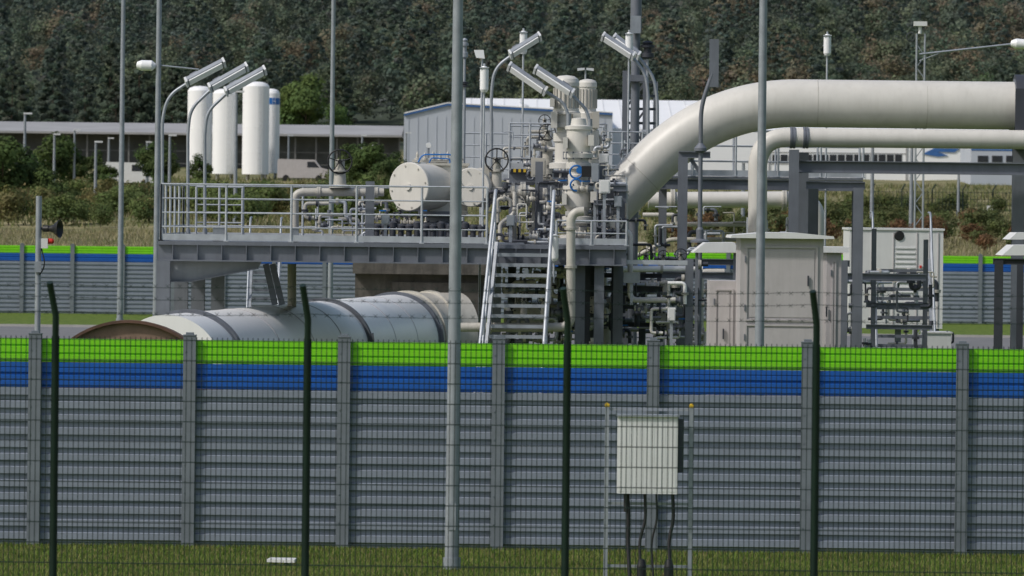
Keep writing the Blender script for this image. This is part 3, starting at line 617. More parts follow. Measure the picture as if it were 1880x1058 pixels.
frame('steel_tower','narrow grey steel tower with cross bars',[
 (1148,130,1148,330,128,.12,.12),(1186,110,1186,330,128,.12,.12),(1204,150,1204,330,129,.1,.1)]+[(1146,v,1206,v,128.2,.06,.06) for v in(150,176,200,226,252,278,304)]+[(1148,200,1186,150,128.1,.05,.05),(1148,252,1186,200,128.1,.05,.05),(1148,304,1186,252,128.1,.05,.05)],128)
o=thing('mast','thick grey mast above the steel tower','mast',(P(1167,300,127).x,127,0))
b=B(); x=P(1167,100,127).x; b.cyl((x,127,0),(x,127,P(1167,60,127).z),.1,n=16); b.cyl((x,127,P(1167,60,127).z),(x,127,P(1167,-60,127).z),.13,.12,n=16)
part(b,'mast_tube','steel',o)
b=B(); b.box(x-.2,x+.2,126.8,127.2,P(1167,150,127).z,P(1167,138,127).z); part(b,'mast_plate','steel',o)
b=B(); b.box(x-.12,x+.1,126.7,126.85,P(1167,62,127).z,P(1167,30,127).z); part(b,'antenna_box','galv',o)
def beacon(u,vt,vb,d,vpole,label,w=20,m='steeld'):
    s=S(d); q=P(u,vb,d); o=thing('beacon',label,'beacon',(q.x,d,P(u,vpole,d).z)); H=(vb-vt)/s; r=w/2/s
    b=B(); b.lathe(q,Zu,[(r*.5,0),(r*.9,H*.08),(r*.9,H*.3),(r*.55,H*.33),(r*.55,H*.6),(r,H*.62),(r,H*.75),(r*.6,H*.78),(r*.8,H*.9),(r*.3,H),(0,H)],16); part(b,'beacon_head',m,o)
    b=B(); b.cyl((q.x,d,P(u,vpole,d).z),q,.03,n=8); part(b,'pole','galv',o)
beacon(1189,75,108,127,330,'dark warning beacon on steel tower',26)
beacon(853,70,108,125,440,'grey camera housing on thin pole',14,'galv')
beacon(853,150,160,124.9,440,'small dark sensor on thin pole',18)
# ---------------- curved platform lights ----------------
def clight(path,h0,h1,d,label,r=3.0):
    s=S(d); pts=[P(u,v,d) for u,v in path]
    o=thing('platform_light',label,'light',pts[0],'curved arm platform lights')
    b=B(); b.tube(fil(pts,40/s,8),r/s,10); q=pts[0]; b.cyl(q,q+Zu*.3,r*1.5/s,n=10); part(b,'curved_pole','galv',o)
    p0=P(*h0,d-.12);p1=P(*h1,d+.12); a=(p1-p0).normalized(); n_=a.cross(Vector((0,1,0))).normalized()
    if n_.z<0:n_=-n_
    nn=(n_*.75+Vector((0,.66,0))).normalized(); sd=a.cross(nn).normalized()
    def slab(m0,m1,w,o0,o1):
        c=[]
        for p in(m0,m1):
            for i,j in((-1,o0),(1,o0),(1,o1),(-1,o1)): c.append(p+sd*i*w/2+nn*j)
        bb=B(); bb.add(c,[(0,1,2,3),(7,6,5,4),(0,4,5,1),(1,5,6,2),(2,6,7,3),(3,7,4,0)]); return bb
    part(slab(p0,p1,.17,0,.09),'lamp_housing','galv',o)
    part(slab(p0+a*.03,p1-a*.03,.14,-.035,-.002),'diffuser','lens',o)
    part(slab(p0-a*.05,p0-a*.002,.18,-.04,.1),'end_cap','lamp',o); part(slab(p1+a*.002,p1+a*.05,.18,-.04,.1),'end_cap','lamp',o)
    part(slab(p0.lerp(p1,.12),p0.lerp(p1,.32),.06,.092,.17),'bracket','steel',o)
lb='long tube light on curved galvanised pole'
clight([(298,447),(298,215),(310,175),(352,148)],(345,152),(410,118),117,lb)
clight([(345,447),(345,240),(350,200),(392,160)],(388,162),(452,126),119,lb)
clight([(376,447),(376,240),(381,205),(422,166)],(418,169),(485,132),118,lb)
clight([(902,330),(902,170),(908,125),(945,98)],(940,101),(990,70),121,lb)
clight([(1044,235),(1044,215),(1036,190),(992,162)],(998,168),(936,125),118.6,lb)
clight([(1083,245),(1083,225),(1076,200),(1038,164)],(1048,172),(984,130),118.4,lb)
clight([(1190,330),(1190,170),(1185,135),(1155,97)],(1160,104),(1108,70),124,lb)
clight([(1207,330),(1207,180),(1200,140),(1168,100)],(1170,103),(1128,72),125.5,lb)
def vlight(u,vt,vb,d,vpole,label='upright white tube light on thin pole',w=15):
    s=S(d); x=P(u,(vt+vb)/2,d).x; o=thing('upright_light',label,'light',(x,d,P(u,vpole,d).z),'upright tube lights')
    z0=P(u,vb,d).z;z1=P(u,vt,d).z; r=w/2/s
    b=B(); b.lathe((x,d,z0),Zu,[(0,0),(r*.7,.01),(r,.06),(r,(z1-z0)-.08),(r*.6,(z1-z0)),(0,(z1-z0))],10); part(b,'lamp_tube','lens',o)
    b=B(); b.cyl((x,d+.05,P(u,vpole,d).z),(x,d+.05,z1+.06),.022,n=8); b.box(x-r*1.15,x+r*1.15,d-.02,d+.08,(z0+z1)/2-.03,(z0+z1)/2+.0); b.box(x-r*1.1,x+r*1.1,d-.1,d+.1,z1-.04,z1-.02); part(b,'pole','galvl',o)
vlight(961,57,100,122.5,320,w=14); vlight(889,122,170,117,447,w=16); vlight(1155,60,100,124,330,w=14); vlight(1519,63,103,129,460,w=14); vlight(1017,430,480,115.4,520,'upright white tube light beside the stair',w=17)
o=thing('floodlight','small white floodlight on thin pole','floodlight',(P(883,300,124).x,124,0))
b=B(); b.prism([P(870,92,124),P(888,92,124),P(890,108,124),P(874,106,124)],(0,.2,0)); part(b,'lamp_head','lens',o)
b=B(); x=P(883,300,124).x; b.cyl((x,124.1,0),(x,124.1,P(883,105,124).z),.025,n=8); part(b,'pole','galvl',o)
d=126; o=thing('floodlight','small twin floodlight on thin pole','floodlight',(P(1075,300,d).x,d,zu2))
b=B(); q=P(1075,128,d); b.cyl((q.x,d,zu2),q,.02,n=8); part(b,'pole','galvl',o)
for k in(-1,1): b=B(); b.prism([(q.x+k*.02,d-.06,q.z-.01),(q.x+k*.18,d-.06,q.z-.03),(q.x+k*.18,d-.06,q.z+.03),(q.x+k*.02,d-.06,q.z+.04)],(0,.14,0)); part(b,'lamp_head','lamp',o)
d=117.5; o=thing('panel_antenna','dark upright panel on kinked grey pole','panel',P(1285,432,d))
b=B(); q0=P(1303,72,d);q1=P(1319,160,d); b.box(q0.x,q1.x,d-.04,d+.06,q1.z,q0.z); b.box(q0.x+.02,q1.x-.02,d+.06,d+.1,q1.z+.05,q0.z-.05); part(b,'panel','steel',o)
b=B(); b.tube(fil([P(1285,432,d),P(1287,195,d),P(1308,135,d)],.3),.045,10); q=P(1285,435,d); b.lathe(q,Zu,[(.2,-.12),(.2,-.08),(.08,-.04),(.08,.15),(.045,.2)],14); b.lathe(P(1286,272,d),Zu,[(.045,-.1),(.13,-.06),(.13,0),(.045,.1)],14); b.cyl(q-Zu*.1,q-Zu*5,.05,n=8); part(b,'pole','steel',o)
d=150; s=S(d); o=thing('lattice_mast','lattice camera mast with long floodlight arm','lattice mast',(P(1688,300,d).x,d,0))
b=B(); xa_=P(1681,300,d).x; xc=P(1696,300,d).x; zt_=P(1688,62,d).z
for x,y in((xa_,d),(xc,d),(xa_,d+.22),(xc,d+.22)): b.cyl((x,y,0),(x,y,zt_),.02,n=6)
z=0;k=0
while z<zt_-.3:
    for y in(d,d+.22): b.obox((xa_,y,z),(xc,y,z+.3),.012,.012) if k%2 else b.obox((xc,y,z),(xa_,y,z+.3),.012,.012)
    z+=.3;k+=1
part(b,'lattice_frame','galv',o)
b=B(); q=P(1689,62,d); b.cyl(q,q+Zu*.2,.05,n=8); b.box(q.x-.16,q.x+.18,d-.1,d+.15,q.z+.2,q.z+.32); part(b,'camera','cabw',o)
b=B(); b.cyl(q+Zu*.3,q+Zu*.75,.006,n=5); part(b,'antenna','steeld',o)
b=B(); b.ring(P(1672,68,d),(0,1,0),.11,.012,16,5); part(b,'ring_antenna','steeld',o)
b=B(); b.cyl(P(1688,100,d),P(1860,81,d),.03,n=8); b.cyl(P(1688,112,d),P(1730,96,d),.015,n=6); part(b,'arm','galv',o)
b=B(); b.lathe(P(1855,80,d),(1,0,-.05),[(0,0),(.08,.02),(.14,.15),(.13,.55),(.05,.65),(0,.66)],12); part(b,'lamp_head','lens',o)
Dw=129; zw=P(1390,325,Dw).z; x0=P(1195,300,Dw).x;x1=P(1585,300,Dw).x
wk=thing('service_walkway','grey elevated steel walkway with tube railings','walkway',(x0,Dw,0))
b=B(); b.box(x0,x1,Dw,Dw+1.5,zw-.05,zw); part(b,'deck','steel',wk)
b=B(); b.ib((x0,Dw+.08,zw-.18),(x1,Dw+.08,zw-.18),.14,.24,.02); part(b,'edge_beam','steel',wk)
for yy in(Dw+.04,Dw+1.46):
    b=B(); railing(b,(x0,yy,zw),(x1,yy,zw),1.05,1.0,3); part(b,'railing','galvl',wk)
for u in(1215,1395,1570): col(u,Dw+.7,.18,zw-.3,par=wk)
d=127; o=thing('steel_barrier_rail','low steel railing panel beneath the rack','railing',(P(1205,600,d).x,d,0))
b=B()
for v in(560,575,590,605,620): b.cyl(P(1165,v,d),P(1248,v,d),.014,n=6)
for u in(1165,1185,1205,1226,1247): q=P(u,556,d); b.cyl((q.x,d,0),q,.02,n=6)
part(b,'rail','galvl',o)
# ---------------- shelters ----------------
def shelter(u0,u1,vt,d,dep,label,m='cab',roof=True,ov=.25,vb=None,seam=None,cat='equipment shelter'):
    a=P(u0,vt,d);c=P(u1,vt,d); z1=(a.z+c.z)/2; x0,x1=a.x,c.x; z0=0 if vb is None else P(u0,vb,d).z
    o=thing('equipment_shelter',label,cat,((x0+x1)/2,d,z0),'sheet metal equipment shelters')
    b=B(); b.box(x0,x1,d,d+dep,z0,z1); part(b,'body',m,o)
    h=z1-z0
    sz=P(u0,seam,d).z if seam else z0+h*.5
    for (za,zb_) in((sz+.03,z1-.15),(z0+.1,sz-.03)):
        b=B(); t=.035
        b.box(x0+.1,x1-.1,d-.03,d,zb_-t,zb_); b.box(x0+.1,x1-.1,d-.03,d,za,za+t); b.box(x0+.1,x0+.1+t,d-.03,d,za+t,zb_-t); b.box(x1-.1-t,x1-.1,d-.03,d,za+t,zb_-t)
        b.box(x0+.17,x1-.17,d-.012,d,za+t+.04,zb_-t-.04)
        part(b,'door',m,o)
        for zz in(za+.25,zb_-.25): b=B(); b.box(x0+.08,x0+.1,d-.05,d,zz-.06,zz+.06); part(b,'hinge','steel',o)
    b=B(); b.box(x1-.3,x1-.27,d-.06,d-.03,(sz+z1)/2-.1,(sz+z1)/2+.1); part(b,'handle','steeld',o)
    if roof:
        b=B(); xm=(x0+x1)/2
        b.prism([(x0-ov,d-ov,z1),(x1+ov,d-ov,z1),(x1+ov*.9,d-ov,z1+.05),(xm+.3,d-ov,z1+.11),(xm-.3,d-ov,z1+.11),(x0-ov*.9,d-ov,z1+.05)],(0,dep+2*ov,0)); part(b,'roof','cabw',o)
    return o
shelter(1360,1512,438,108,2.2,'pale grey sheet metal equipment shelter with white roof',seam=592,ov=.2)
shelter(1518,1545,464,112,2,'small beige shelter with overhanging roof behind larger one',ov=.14)
shelter(1303,1356,516,110,1.5,'low beige cabinet beside larger shelter',roof=False)
def canopy(u0,u1,v,d,h,label,pu,inset):
    o=thing('canopy',label,'canopy',(P((u0+u1)/2,v,d).x,d,0))
    b=B(); a=P(u0,v,d);c=P(u1,v,d); b.prism([a,c,c+Vector((-.1,0,h)),a+Vector((inset,0,h))],(0,1.6,0)); part(b,'roof','cabw',o)
    for u in pu: q=P(u,v,d); b=B(); b.box(q.x-.03,q.x+.03,d+.2,d+.26,0,a.z); part(b,'post','steel',o)
canopy(1272,1358,464,113,.2,'small white sheet canopy on steel posts',(1280,1350),.25)
canopy(1853,1990,440,113,.14,'white sheet canopy on dark steel posts',(1900,1960),.15)
canopy(1840,1990,469,110,.2,'lower sloping white sheet canopy on posts',(1890,1970),.22)
d=136; a=P(1560,422,d);c=P(1730,604,d)
o=thing('equipment_container','white equipment container with round vent on steel legs','container',((a.x+c.x)/2,d,0))
b=B(); b.box(a.x,c.x,d,d+2.6,c.z,a.z); b.box(a.x-.03,c.x+.03,d-.03,d+2.63,a.z,a.z+.05)
part(b,'body','cabw',o)
b=B()
for u in(1572,1600,1640,1683,1706,1722): q=P(u,500,d); b.box(q.x-.012,q.x+.012,d-.02,d,c.z+.05,a.z-.05)
part(b,'trim','cab',o)
b=B()
for i in range(12): q=P(1600,455+i*9,d); b.box(P(1644,450,d).x,P(1680,450,d).x,d-.022,d,q.z-.015,q.z+.015)
part(b,'louvre','cabw',o)
b=B(); b.lathe(P(1651,433,d-.03),(0,1,0),[(0,0),(.1,0),(.12,.02),(.12,.04)],16); part(b,'vent','black',o)
b=B(); q=P(1690,490,d); b.box(q.x-.025,q.x+.025,d-.03,d,q.z-.03,q.z+.03); part(b,'warning_sign','red',o)
for u in(1570,1650,1720): b=B(); q=P(u,600,d); b.box(q.x-.07,q.x+.07,d+.2,d+.35,0,c.z); part(b,'leg','steel',o)
b=B(); a=P(1700,612,125);c=P(1746,640,125); b.box(a.x,c.x,125,126,0,a.z); b.box(a.x-.03,c.x+.03,124.97,126.03,a.z,a.z+.03); solo(b,'low_cabinet','cabw','low white cabinet beside container stair','cabinet',((a.x+c.x)/2,125,0))
d=104; s=S(d); x=P(70,500,d).x; o=thing('loudspeaker_pole','galvanised post with horn speaker and red alarm light','loudspeaker post',(x,d,0))
b=B(); b.cyl((x,d,0),(x,d,P(70,360,d).z),.055,n=12); part(b,'pole','galv',o)
b=B(); b.box(x-.06,x+.06,d-.1,d-.05,P(70,500,d).z,P(70,480,d).z); part(b,'junction_box','galv',o)
b=B(); q=P(80,420,d); b.lathe(q,(1,-.3,0),[(0,-.05),(.06,0),(.06,.1),(.05,.12),(.08,.2),(.16,.3),(.17,.32),(.14,.3),(.04,.2)],20); part(b,'horn','black',o)
b=B(); q=P(82,447,d); b.box(q.x-.06,q.x+.06,d-.06,d+.04,q.z-.09,q.z+.09); part(b,'alarm_base','cabw',o)
b=B(); q=P(91,443,d); b.lathe(q,(1,0,0),[(0,-.03),(.05,-.03),(.05,.05),(.03,.08),(0,.08)],12); part(b,'alarm_lens','red',o)
b=B(); b.tube(fil([P(76,455,d),P(84,490,d-.05),P(72,505,d-.05)],.15),.012,6); part(b,'cable','black',o)
# ---------------- vegetation templates ----------------
def leafarrays(cent,nrm,size,cols):
    n=len(cent); nr=nrm+rng.normal(size=(n,3))*.45; nr/=np.linalg.norm(nr,axis=1)[:,None]
    c=rng.normal(size=(n,3)); a=np.cross(nr,c); a/=np.linalg.norm(a,axis=1)[:,None]; t=np.cross(nr,a)
    sz=size*rng.uniform(.6,1.4,size=(n,1)); v=np.stack([cent+a*sz,cent-a*sz*.5+t*sz*.85,cent-a*sz*.5-t*sz*.85],1).reshape(-1,3)
    return v,np.repeat(cols,3,axis=0)
def trimesh(name,v,col):
    n=len(v)//3; me=bpy.data.meshes.new(name); me.vertices.add(len(v)); me.vertices.foreach_set('co',v.astype(np.float32).ravel())
    me.loops.add(len(v)); me.loops.foreach_set('vertex_index',np.arange(len(v),dtype=np.int32)); me.polygons.add(n)
    me.polygons.foreach_set('loop_start',np.arange(0,len(v),3,dtype=np.int32)); me.update(calc_edges=True)
    at=me.color_attributes.new('Col','FLOAT_COLOR','POINT'); c4=np.ones((len(v),4),np.float32); c4[:,:3]=col; at.data.foreach_set('color',c4.ravel())
    me.materials.append(M['leaf']); return me
def crown(nl,H,W,z0,kind='round',size=.3,base=(.05,.08,.02),K=None):
    K=K or (22 if kind=='round' else 34); cs=[];cl=[];ns=[]
    for i in range(K):
        if kind=='pine':
            t=(i+rng.random())/K; z=z0+(H-z0)*t; r=W/2*math.sqrt(max(0,1-t**1.7))*rng.uniform(.5,1); a=i*2.4+rng.random(); cr=max(.025*H,W*.17*(1.2-t)); c=np.array([r*math.cos(a),r*math.sin(a),z]); sc=np.array([1,1,.55])
        else:
            d=rng.normal(size=3); d/=np.linalg.norm(d); d*=rng.uniform(.3,1)**.5; c=np.array([d[0]*W*.36,d[1]*W*.36,(z0+H)/2+d[2]*(H-z0)*.38]); cr=W*.17*rng.uniform(.7,1.3); sc=np.array([1,1,.8])
        n=nl//K; q=rng.normal(size=(n,3)); q/=np.linalg.norm(q,axis=1)[:,None]
        hub=c*np.array([.9,.9,0]); ns.append(q*.8+np.array([0,0,.5])+hub/(W*.5)*.9); q=q*rng.uniform(.6,1.15,size=(n,1)); cs.append(c+q*cr*sc)
        br=rng.uniform(.8,1.2); cl.append(np.array(base)*br*rng.uniform(.88,1.12,size=(n,1))*(np.array([1,1,1])+rng.normal(size=3)*.05))
    cs=np.concatenate(cs); cl=np.concatenate(cl); return leafarrays(cs,np.concatenate(ns),size,cl)
def trunkb(H,r,limbs=5):
    b=B(); b.tube([(0,0,-.3),(r*.3,0,H*.3),(-r*.3,r*.3,H*.65),(0,0,H*.95)],[r,r*.8,r*.5,r*.15],8)
    for i in range(limbs):
        z=H*(.35+.1*i); a=random.random()*6.28; l=H*.22*(1-i*.1); b.tube([(0,0,z),(math.cos(a)*l*.5,math.sin(a)*l*.5,z+l*.3),(math.cos(a)*l,math.sin(a)*l,z+l*.75)],[r*.4,r*.28,r*.08],6)
    return b
tmpl=[]
for i in range(6): tmpl.append(crown(1350,1,.42,.08,'pine',.019,(1,1,1),60))
for i in range(8): tmpl.append(crown(1350,1,.72,.10,'round',.024,(1,1,1),34))
V=[];Cc=[]
d=905.; nt_=0
while d<1310:
    hw_=d*.106; x=-hw_+random.random()*5
    while x<hw_:
        dd=d+random.uniform(-8,8); xx=x+random.uniform(-2,2); z=tz(dd,xx)
        rt=(xx/hw_+1)/2; patch=.5+.5*math.sin(xx*.06+dd*.013)*math.cos(dd*.021+xx*.02)
        pine=random.random()<(.62-.25*rt-.3*patch)
        k=random.randrange(6) if pine else 6+random.randrange(8)
        v,c=tmpl[k]; H=random.uniform(10,18) if pine else random.uniform(8,13); a=random.random()*6.28; wd=random.uniform(.85,1.25)
        ca,sa=math.cos(a),math.sin(a); R=np.array([[ca*wd,sa*wd,0],[-sa*wd,ca*wd,0],[0,0,1]])*H; W=v@R; W+=np.array([xx,dd,z])
        if pine: base=np.array([.080,.108,.080])*random.uniform(.75,1.2)
        else:
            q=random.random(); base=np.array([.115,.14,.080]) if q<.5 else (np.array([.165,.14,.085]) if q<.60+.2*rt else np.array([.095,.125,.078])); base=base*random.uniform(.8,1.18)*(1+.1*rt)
        hz=.020+(dd-900)/390*.035; base=base+np.array([hz*.85,hz*.98,hz*1.12])  # aerial haze painted into the leaf colour, paler and bluer with distance
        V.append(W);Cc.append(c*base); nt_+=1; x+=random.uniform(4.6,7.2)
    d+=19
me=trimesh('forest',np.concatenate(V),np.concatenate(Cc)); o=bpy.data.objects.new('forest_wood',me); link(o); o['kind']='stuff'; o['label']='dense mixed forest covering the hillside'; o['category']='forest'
def make_tree_set(name,label,cat,group,H,W,kind,base,nl,places,size,vars_=3,r=.15):
    protos=[]
    for i in range(vars_):
        v,c=crown(nl,H,W,H*.12 if kind=='round' else H*.15,kind,size,base); cm=trimesh('crown',v,c)
        tb=trunkb(H*.9,r).mesh('trunk',(0,0,0)); tb.materials.append(M['bark']); protos.append((cm,tb))
    for (x,d,sc) in places:
        cm,tb=random.choice(protos); o=thing(name,label,cat,(x,d,tz(d,x)),group); o.scale=(sc*random.uniform(.9,1.15),sc,sc*random.uniform(.85,1.15)); o.rotation_euler=(0,0,random.random()*6.28)
        for n_,m_ in(('trunk',tb),('crown',cm)):
            c=bpy.data.objects.new(n_,m_); link(c); c.parent=o
def xat(u,d): return (u-940)/S(d)
make_tree_set('pine_tree','dark pine tree at the forest edge','tree','trees at the forest edge',14,6,'pine',(.085,.112,.08),2200,[(xat(random.uniform(-60,740),880),880+random.uniform(-15,15),random.uniform(.6,1.1)) for i in range(18)],.34)
make_tree_set('broadleaf_tree','broad green tree at the forest edge','tree','trees at the forest edge',11,8,'round',(.12,.15,.085),2400,[(xat(random.uniform(900,1950),850),860+random.uniform(-15,15),random.uniform(.6,1.1)) for i in range(26)],.32)
make_tree_set('broadleaf_tree','bright green broadleaf tree beside white silos','tree','broadleaf trees near the silos',11.5,8,'round',(.125,.19,.065),4500,[(xat(560,750),750,1.),(xat(610,755),755,.8),(xat(520,752),752,.85)],.24,2)
make_tree_set('shrub_tree','leafy dark green shrub tree in the field','shrub tree','shrub trees in the field',5.2,4.2,'round',(.075,.11,.04),2600,[(xat(u,395),395+i%3*4,s_) for i,(u,s_) in enumerate([(5,1.15),(40,.85),(-40,1.2),(85,.7),(-80,1)])]+[(xat(u,520),520+i%3*5,s_) for i,(u,s_) in enumerate([(95,1.2),(120,.9),(270,1.),(300,.85),(360,.7),(640,.9),(690,1.),(760,.7),(160,.8),(200,.6),(720,.9),(665,1.1)])],.15,3,.08)
pl_=[]
for i in range(110):
    d=random.uniform(350,450); pl_.append((xat(random.uniform(-60,780),d),d,random.uniform(.55,1.1)))
make_tree_set('green_bush','rounded green bush in the rough field','bush','green bushes in the field',2.3,3.4,'round',(.125,.165,.06),1100,pl_[:75],.12,4,.04)
make_tree_set('olive_bush','olive yellow bush in the rough field','bush','olive bushes in the field',2.0,3.0,'round',(.175,.165,.07),1100,pl_[75:],.11,3,.04)
pl_=[(xat(u,d_),d_,random.uniform(.45,.9)) for u,d_ in [(random.uniform(1180,1960),random.uniform(310,345)) for _ in range(24)]]
make_tree_set('brown_bush','reddish brown autumn bush behind barrier','bush','autumn bushes behind the barrier',2.1,2.6,'round',(.18,.11,.06),1100,pl_,.1,4,.04)
pl_=[(xat(random.uniform(1180,1960),d_),d_,random.uniform(.45,.95)) for d_ in [random.uniform(308,430) for _ in range(72)]]
make_tree_set('green_bush','olive green bush behind barrier','bush','olive bushes behind the barrier',2.2,2.8,'round',(.12,.145,.06),1100,pl_,.1,4,.04)
def grass(name,label,n,xr,dr,h,cols,w=.012,terr=False):
    x=rng.uniform(*xr,size=n); y=rng.uniform(*dr,size=n)
    z=np.array([tz(a,b_) for a,b_ in zip(y,x)]) if terr else np.zeros(n)
    pt=.6+.5*np.sin(x*1.7+y*2.1)*np.sin(x*.6-y*1.3+1)
    hh=h*rng.uniform(.5,1.3,size=n)*(.7+.5*pt); an=rng.uniform(0,6.28,size=n); dx=np.cos(an)*w; dy=np.sin(an)*w
    lean=rng.normal(size=(n,2))*hh[:,None]*.35
    v=np.stack([np.stack([x-dx,y-dy,z],1),np.stack([x+dx,y+dy,z],1),np.stack([x+lean[:,0],y+lean[:,1],z+hh],1)],1).reshape(-1,3)
    ci=rng.integers(0,len(cols),size=n); c=np.array(cols)[ci]*rng.uniform(.7,1.3,size=(n,1)); me=trimesh(name,v,np.repeat(c,3,axis=0)); o=bpy.data.objects.new(name,me); link(o); o['kind']='stuff'; o['label']=label; o['category']='grass'
grass('lawn_grass','short green lawn grass along the barrier',90000,(-10,10),(82.5,91.5),.065,[(.14,.22,.04),(.11,.18,.035),(.20,.23,.07),(.25,.22,.10)],.009)
grass('dry_grass','dry pale grass on the embankment',40000,(-42,42),(297,345),.3,[(.34,.30,.18),(.27,.25,.13),(.18,.19,.08),(.36,.32,.21)],.03,True)
grass('field_grass','rough mixed grass across the field',50000,(-60,60),(350,600),.45,[(.28,.25,.14),(.14,.17,.06),(.16,.18,.07),(.22,.21,.10)],.06,True)
# ---------------- background buildings ----------------
d=640; s=S(d); gz=tz(d)-1
hall=thing('industrial_hall','pale blue and white industrial hall with blue roof trim','hall',(P(900,300,d).x,d,gz))
pts=[P(742,212,d),P(822,193,d),P(1125,200,d)]; pts[2].z=pts[0].z+.35
b=B(); b.prism([(pts[0].x,d,gz),(pts[2].x,d,gz),pts[2],pts[1],pts[0]],(0,45,0)); part(b,'wall','hallg',hall)
for p0,p1 in((pts[0],pts[1]),(pts[1],pts[2])): b=B(); b.obox(p0+Vector((0,-.12,.05)),p1+Vector((0,-.12,.05)),.2,.22); part(b,'roof_trim','hallb',hall)
for p0,p1 in((pts[0],pts[1]),(pts[1],pts[2])): b=B(); b.obox(p0+Vector((0,22.5,.25)),p1+Vector((0,22.5,.25)),45.5,.12,up=Zu); part(b,'roof','hallw',hall)
b=B()
for i in range(22):
    x=pts[0].x+.5+i*1.05; b.box(x-.03,x+.03,d-.05,d,gz,pts[0].z-.1)
part(b,'cladding_rib','hallg',hall)
for u in (760,790): b=B(); q=P(u,300,d); b.box(q.x-.5,q.x+.5,d-.08,d-.055,gz,gz+2.6); part(b,'door','roofg',hall)
d=660; gz2=tz(d)-1
h2=thing('warehouse','long white warehouse with low pitched roof and windows','warehouse',(P(1400,300,d).x,d,gz2))
a=P(1112,238,d); c=P(2050,238,d); zE=P(1500,240,d).z; zR=P(1500,196,d).z
b=B(); b.box(a.x,c.x,d,d+40,gz2,zE); part(b,'wall','hallw',h2)
b=B(); xl_=P(850,200,d).x; b.prism([(xl_,d+6,zE-.3),(xl_,d+6,zE),(xl_,d+35,zR+1.2),(xl_,d+64,zE),(xl_,d+64,zE-.3)],(c.x-xl_,0,0)); part(b,'roof','hallw',h2)
b=B()
for i in range(30):
    x=xl_+.7+i*2.0
    if x>c.x: break
    b.obox((x,d+6,zE+.04),(x,d+35,zR+1.24),.07,.04)
part(b,'roof_seam','seam',h2)
b=B(); b.box(xl_,c.x,d+5.7,d+5.95,zE-.2,zE+.05); part(b,'gutter','roofg',h2)
for i in range(16):
    b=B(); u=1418+i*15; q0=P(u,284,d);q1=P(u+12.5,299,d); b.box(q0.x,q1.x,d-.06,d,q1.z,q0.z); part(b,'window','glass',h2)
b=B()
for u in(1412,1664): q=P(u,300,d); b.box(q.x-.08,q.x+.08,d-.12,d-.06,gz2,zE-.3)
for v in(281,302,346): q=P(1540,v,d); b.box(P(1412,v,d).x,P(1664,v,d).x,d-.05,d-.0,q.z-.05,q.z+.05)
part(b,'frame_trim','roofg',h2)
b=B(); b.prism([P(1693,283,d-.12),P(1716,272,d-.12),P(1762,273,d-.12),P(1752,280,d-.12),P(1722,279,d-.12),P(1740,286,d-.12),P(1722,288,d-.12)],(0,.1,0)); part(b,'blue_emblem','hallb',h2)
for u in (1560,1330): b=B(); q0=P(u,316,d);q1=P(u+28,350,d); b.box(q0.x,q1.x,d-.07,d,gz2,q0.z); part(b,'gate','seam',h2)
d=630; gz3=tz(d)-1
h3=thing('office_building','pale office block with dark window band and blue sill','office building',(P(1880,300,d).x,d,gz3))
b=B(); a=P(1783,262,d);c=P(2100,300,d); b.box(a.x,c.x,d,d+15,gz3,a.z); b.box(a.x-.15,c.x,d-.15,d+15.1,a.z,a.z+.25); part(b,'wall','hallg',h3)
for i in range(9): b=B(); q0=P(1795+i*26,286,d);q1=P(1814+i*26,298,d); b.box(q0.x,q1.x,d-.06,d,q1.z,q0.z); part(b,'window','glass',h3)
b=B(); q=P(1800,275,d); b.box(a.x,c.x,d-.04,d,q.z-.1,q.z+.1); part(b,'blue_band','hallb',h3)
for u in(905,960,1060,1270,1350,1575,1660,1760):
    d=683; q=P(u,196,d); b=B(); b.lathe((q.x,d,q.z-.6),Zu,[(.5,0),(.5,.5),(.75,.55),(.75,.7),(.2,.95),(0,.96)],12); solo(b,'roof_vent','seam','grey ventilator on warehouse roof','roof vent',(q.x,d,q.z-.6),'roof ventilators')
d=690; gz4=tz(d)-1; a=P(-150,234,d); c=P(738,240,d); zE=P(300,246,d).z; zR=P(300,231,d).z
sh=thing('open_shed','long low open shed with grey sheet roof','shed',(P(300,300,d).x,d,gz4))
b=B(); b.prism([(a.x,d-1,zE-.1),(a.x,d-1,zE+.15),(a.x,d+14,zR+.5),(a.x,d+30,zE),(a.x,d+30,zE-.3)],(c.x-a.x,0,0)); part(b,'roof','roofg',sh)
for i in range(24):
    b=B(); x=a.x+.3+(c.x-a.x-.6)*i/23; b.box(x-.09,x+.09,d,d+.25,gz4,zE-.1); part(b,'post','shedp',sh)
b=B(); b.box(a.x+.3,c.x-.3,d+2,d+2.3,gz4,zE+.2); part(b,'back_wall','siding',sh)
for z_ in(1.6,3.1): b=B(); b.box(a.x,c.x,d+.3,d+.4,gz4+z_,gz4+z_+.08); part(b,'side_rail','shedp',sh)
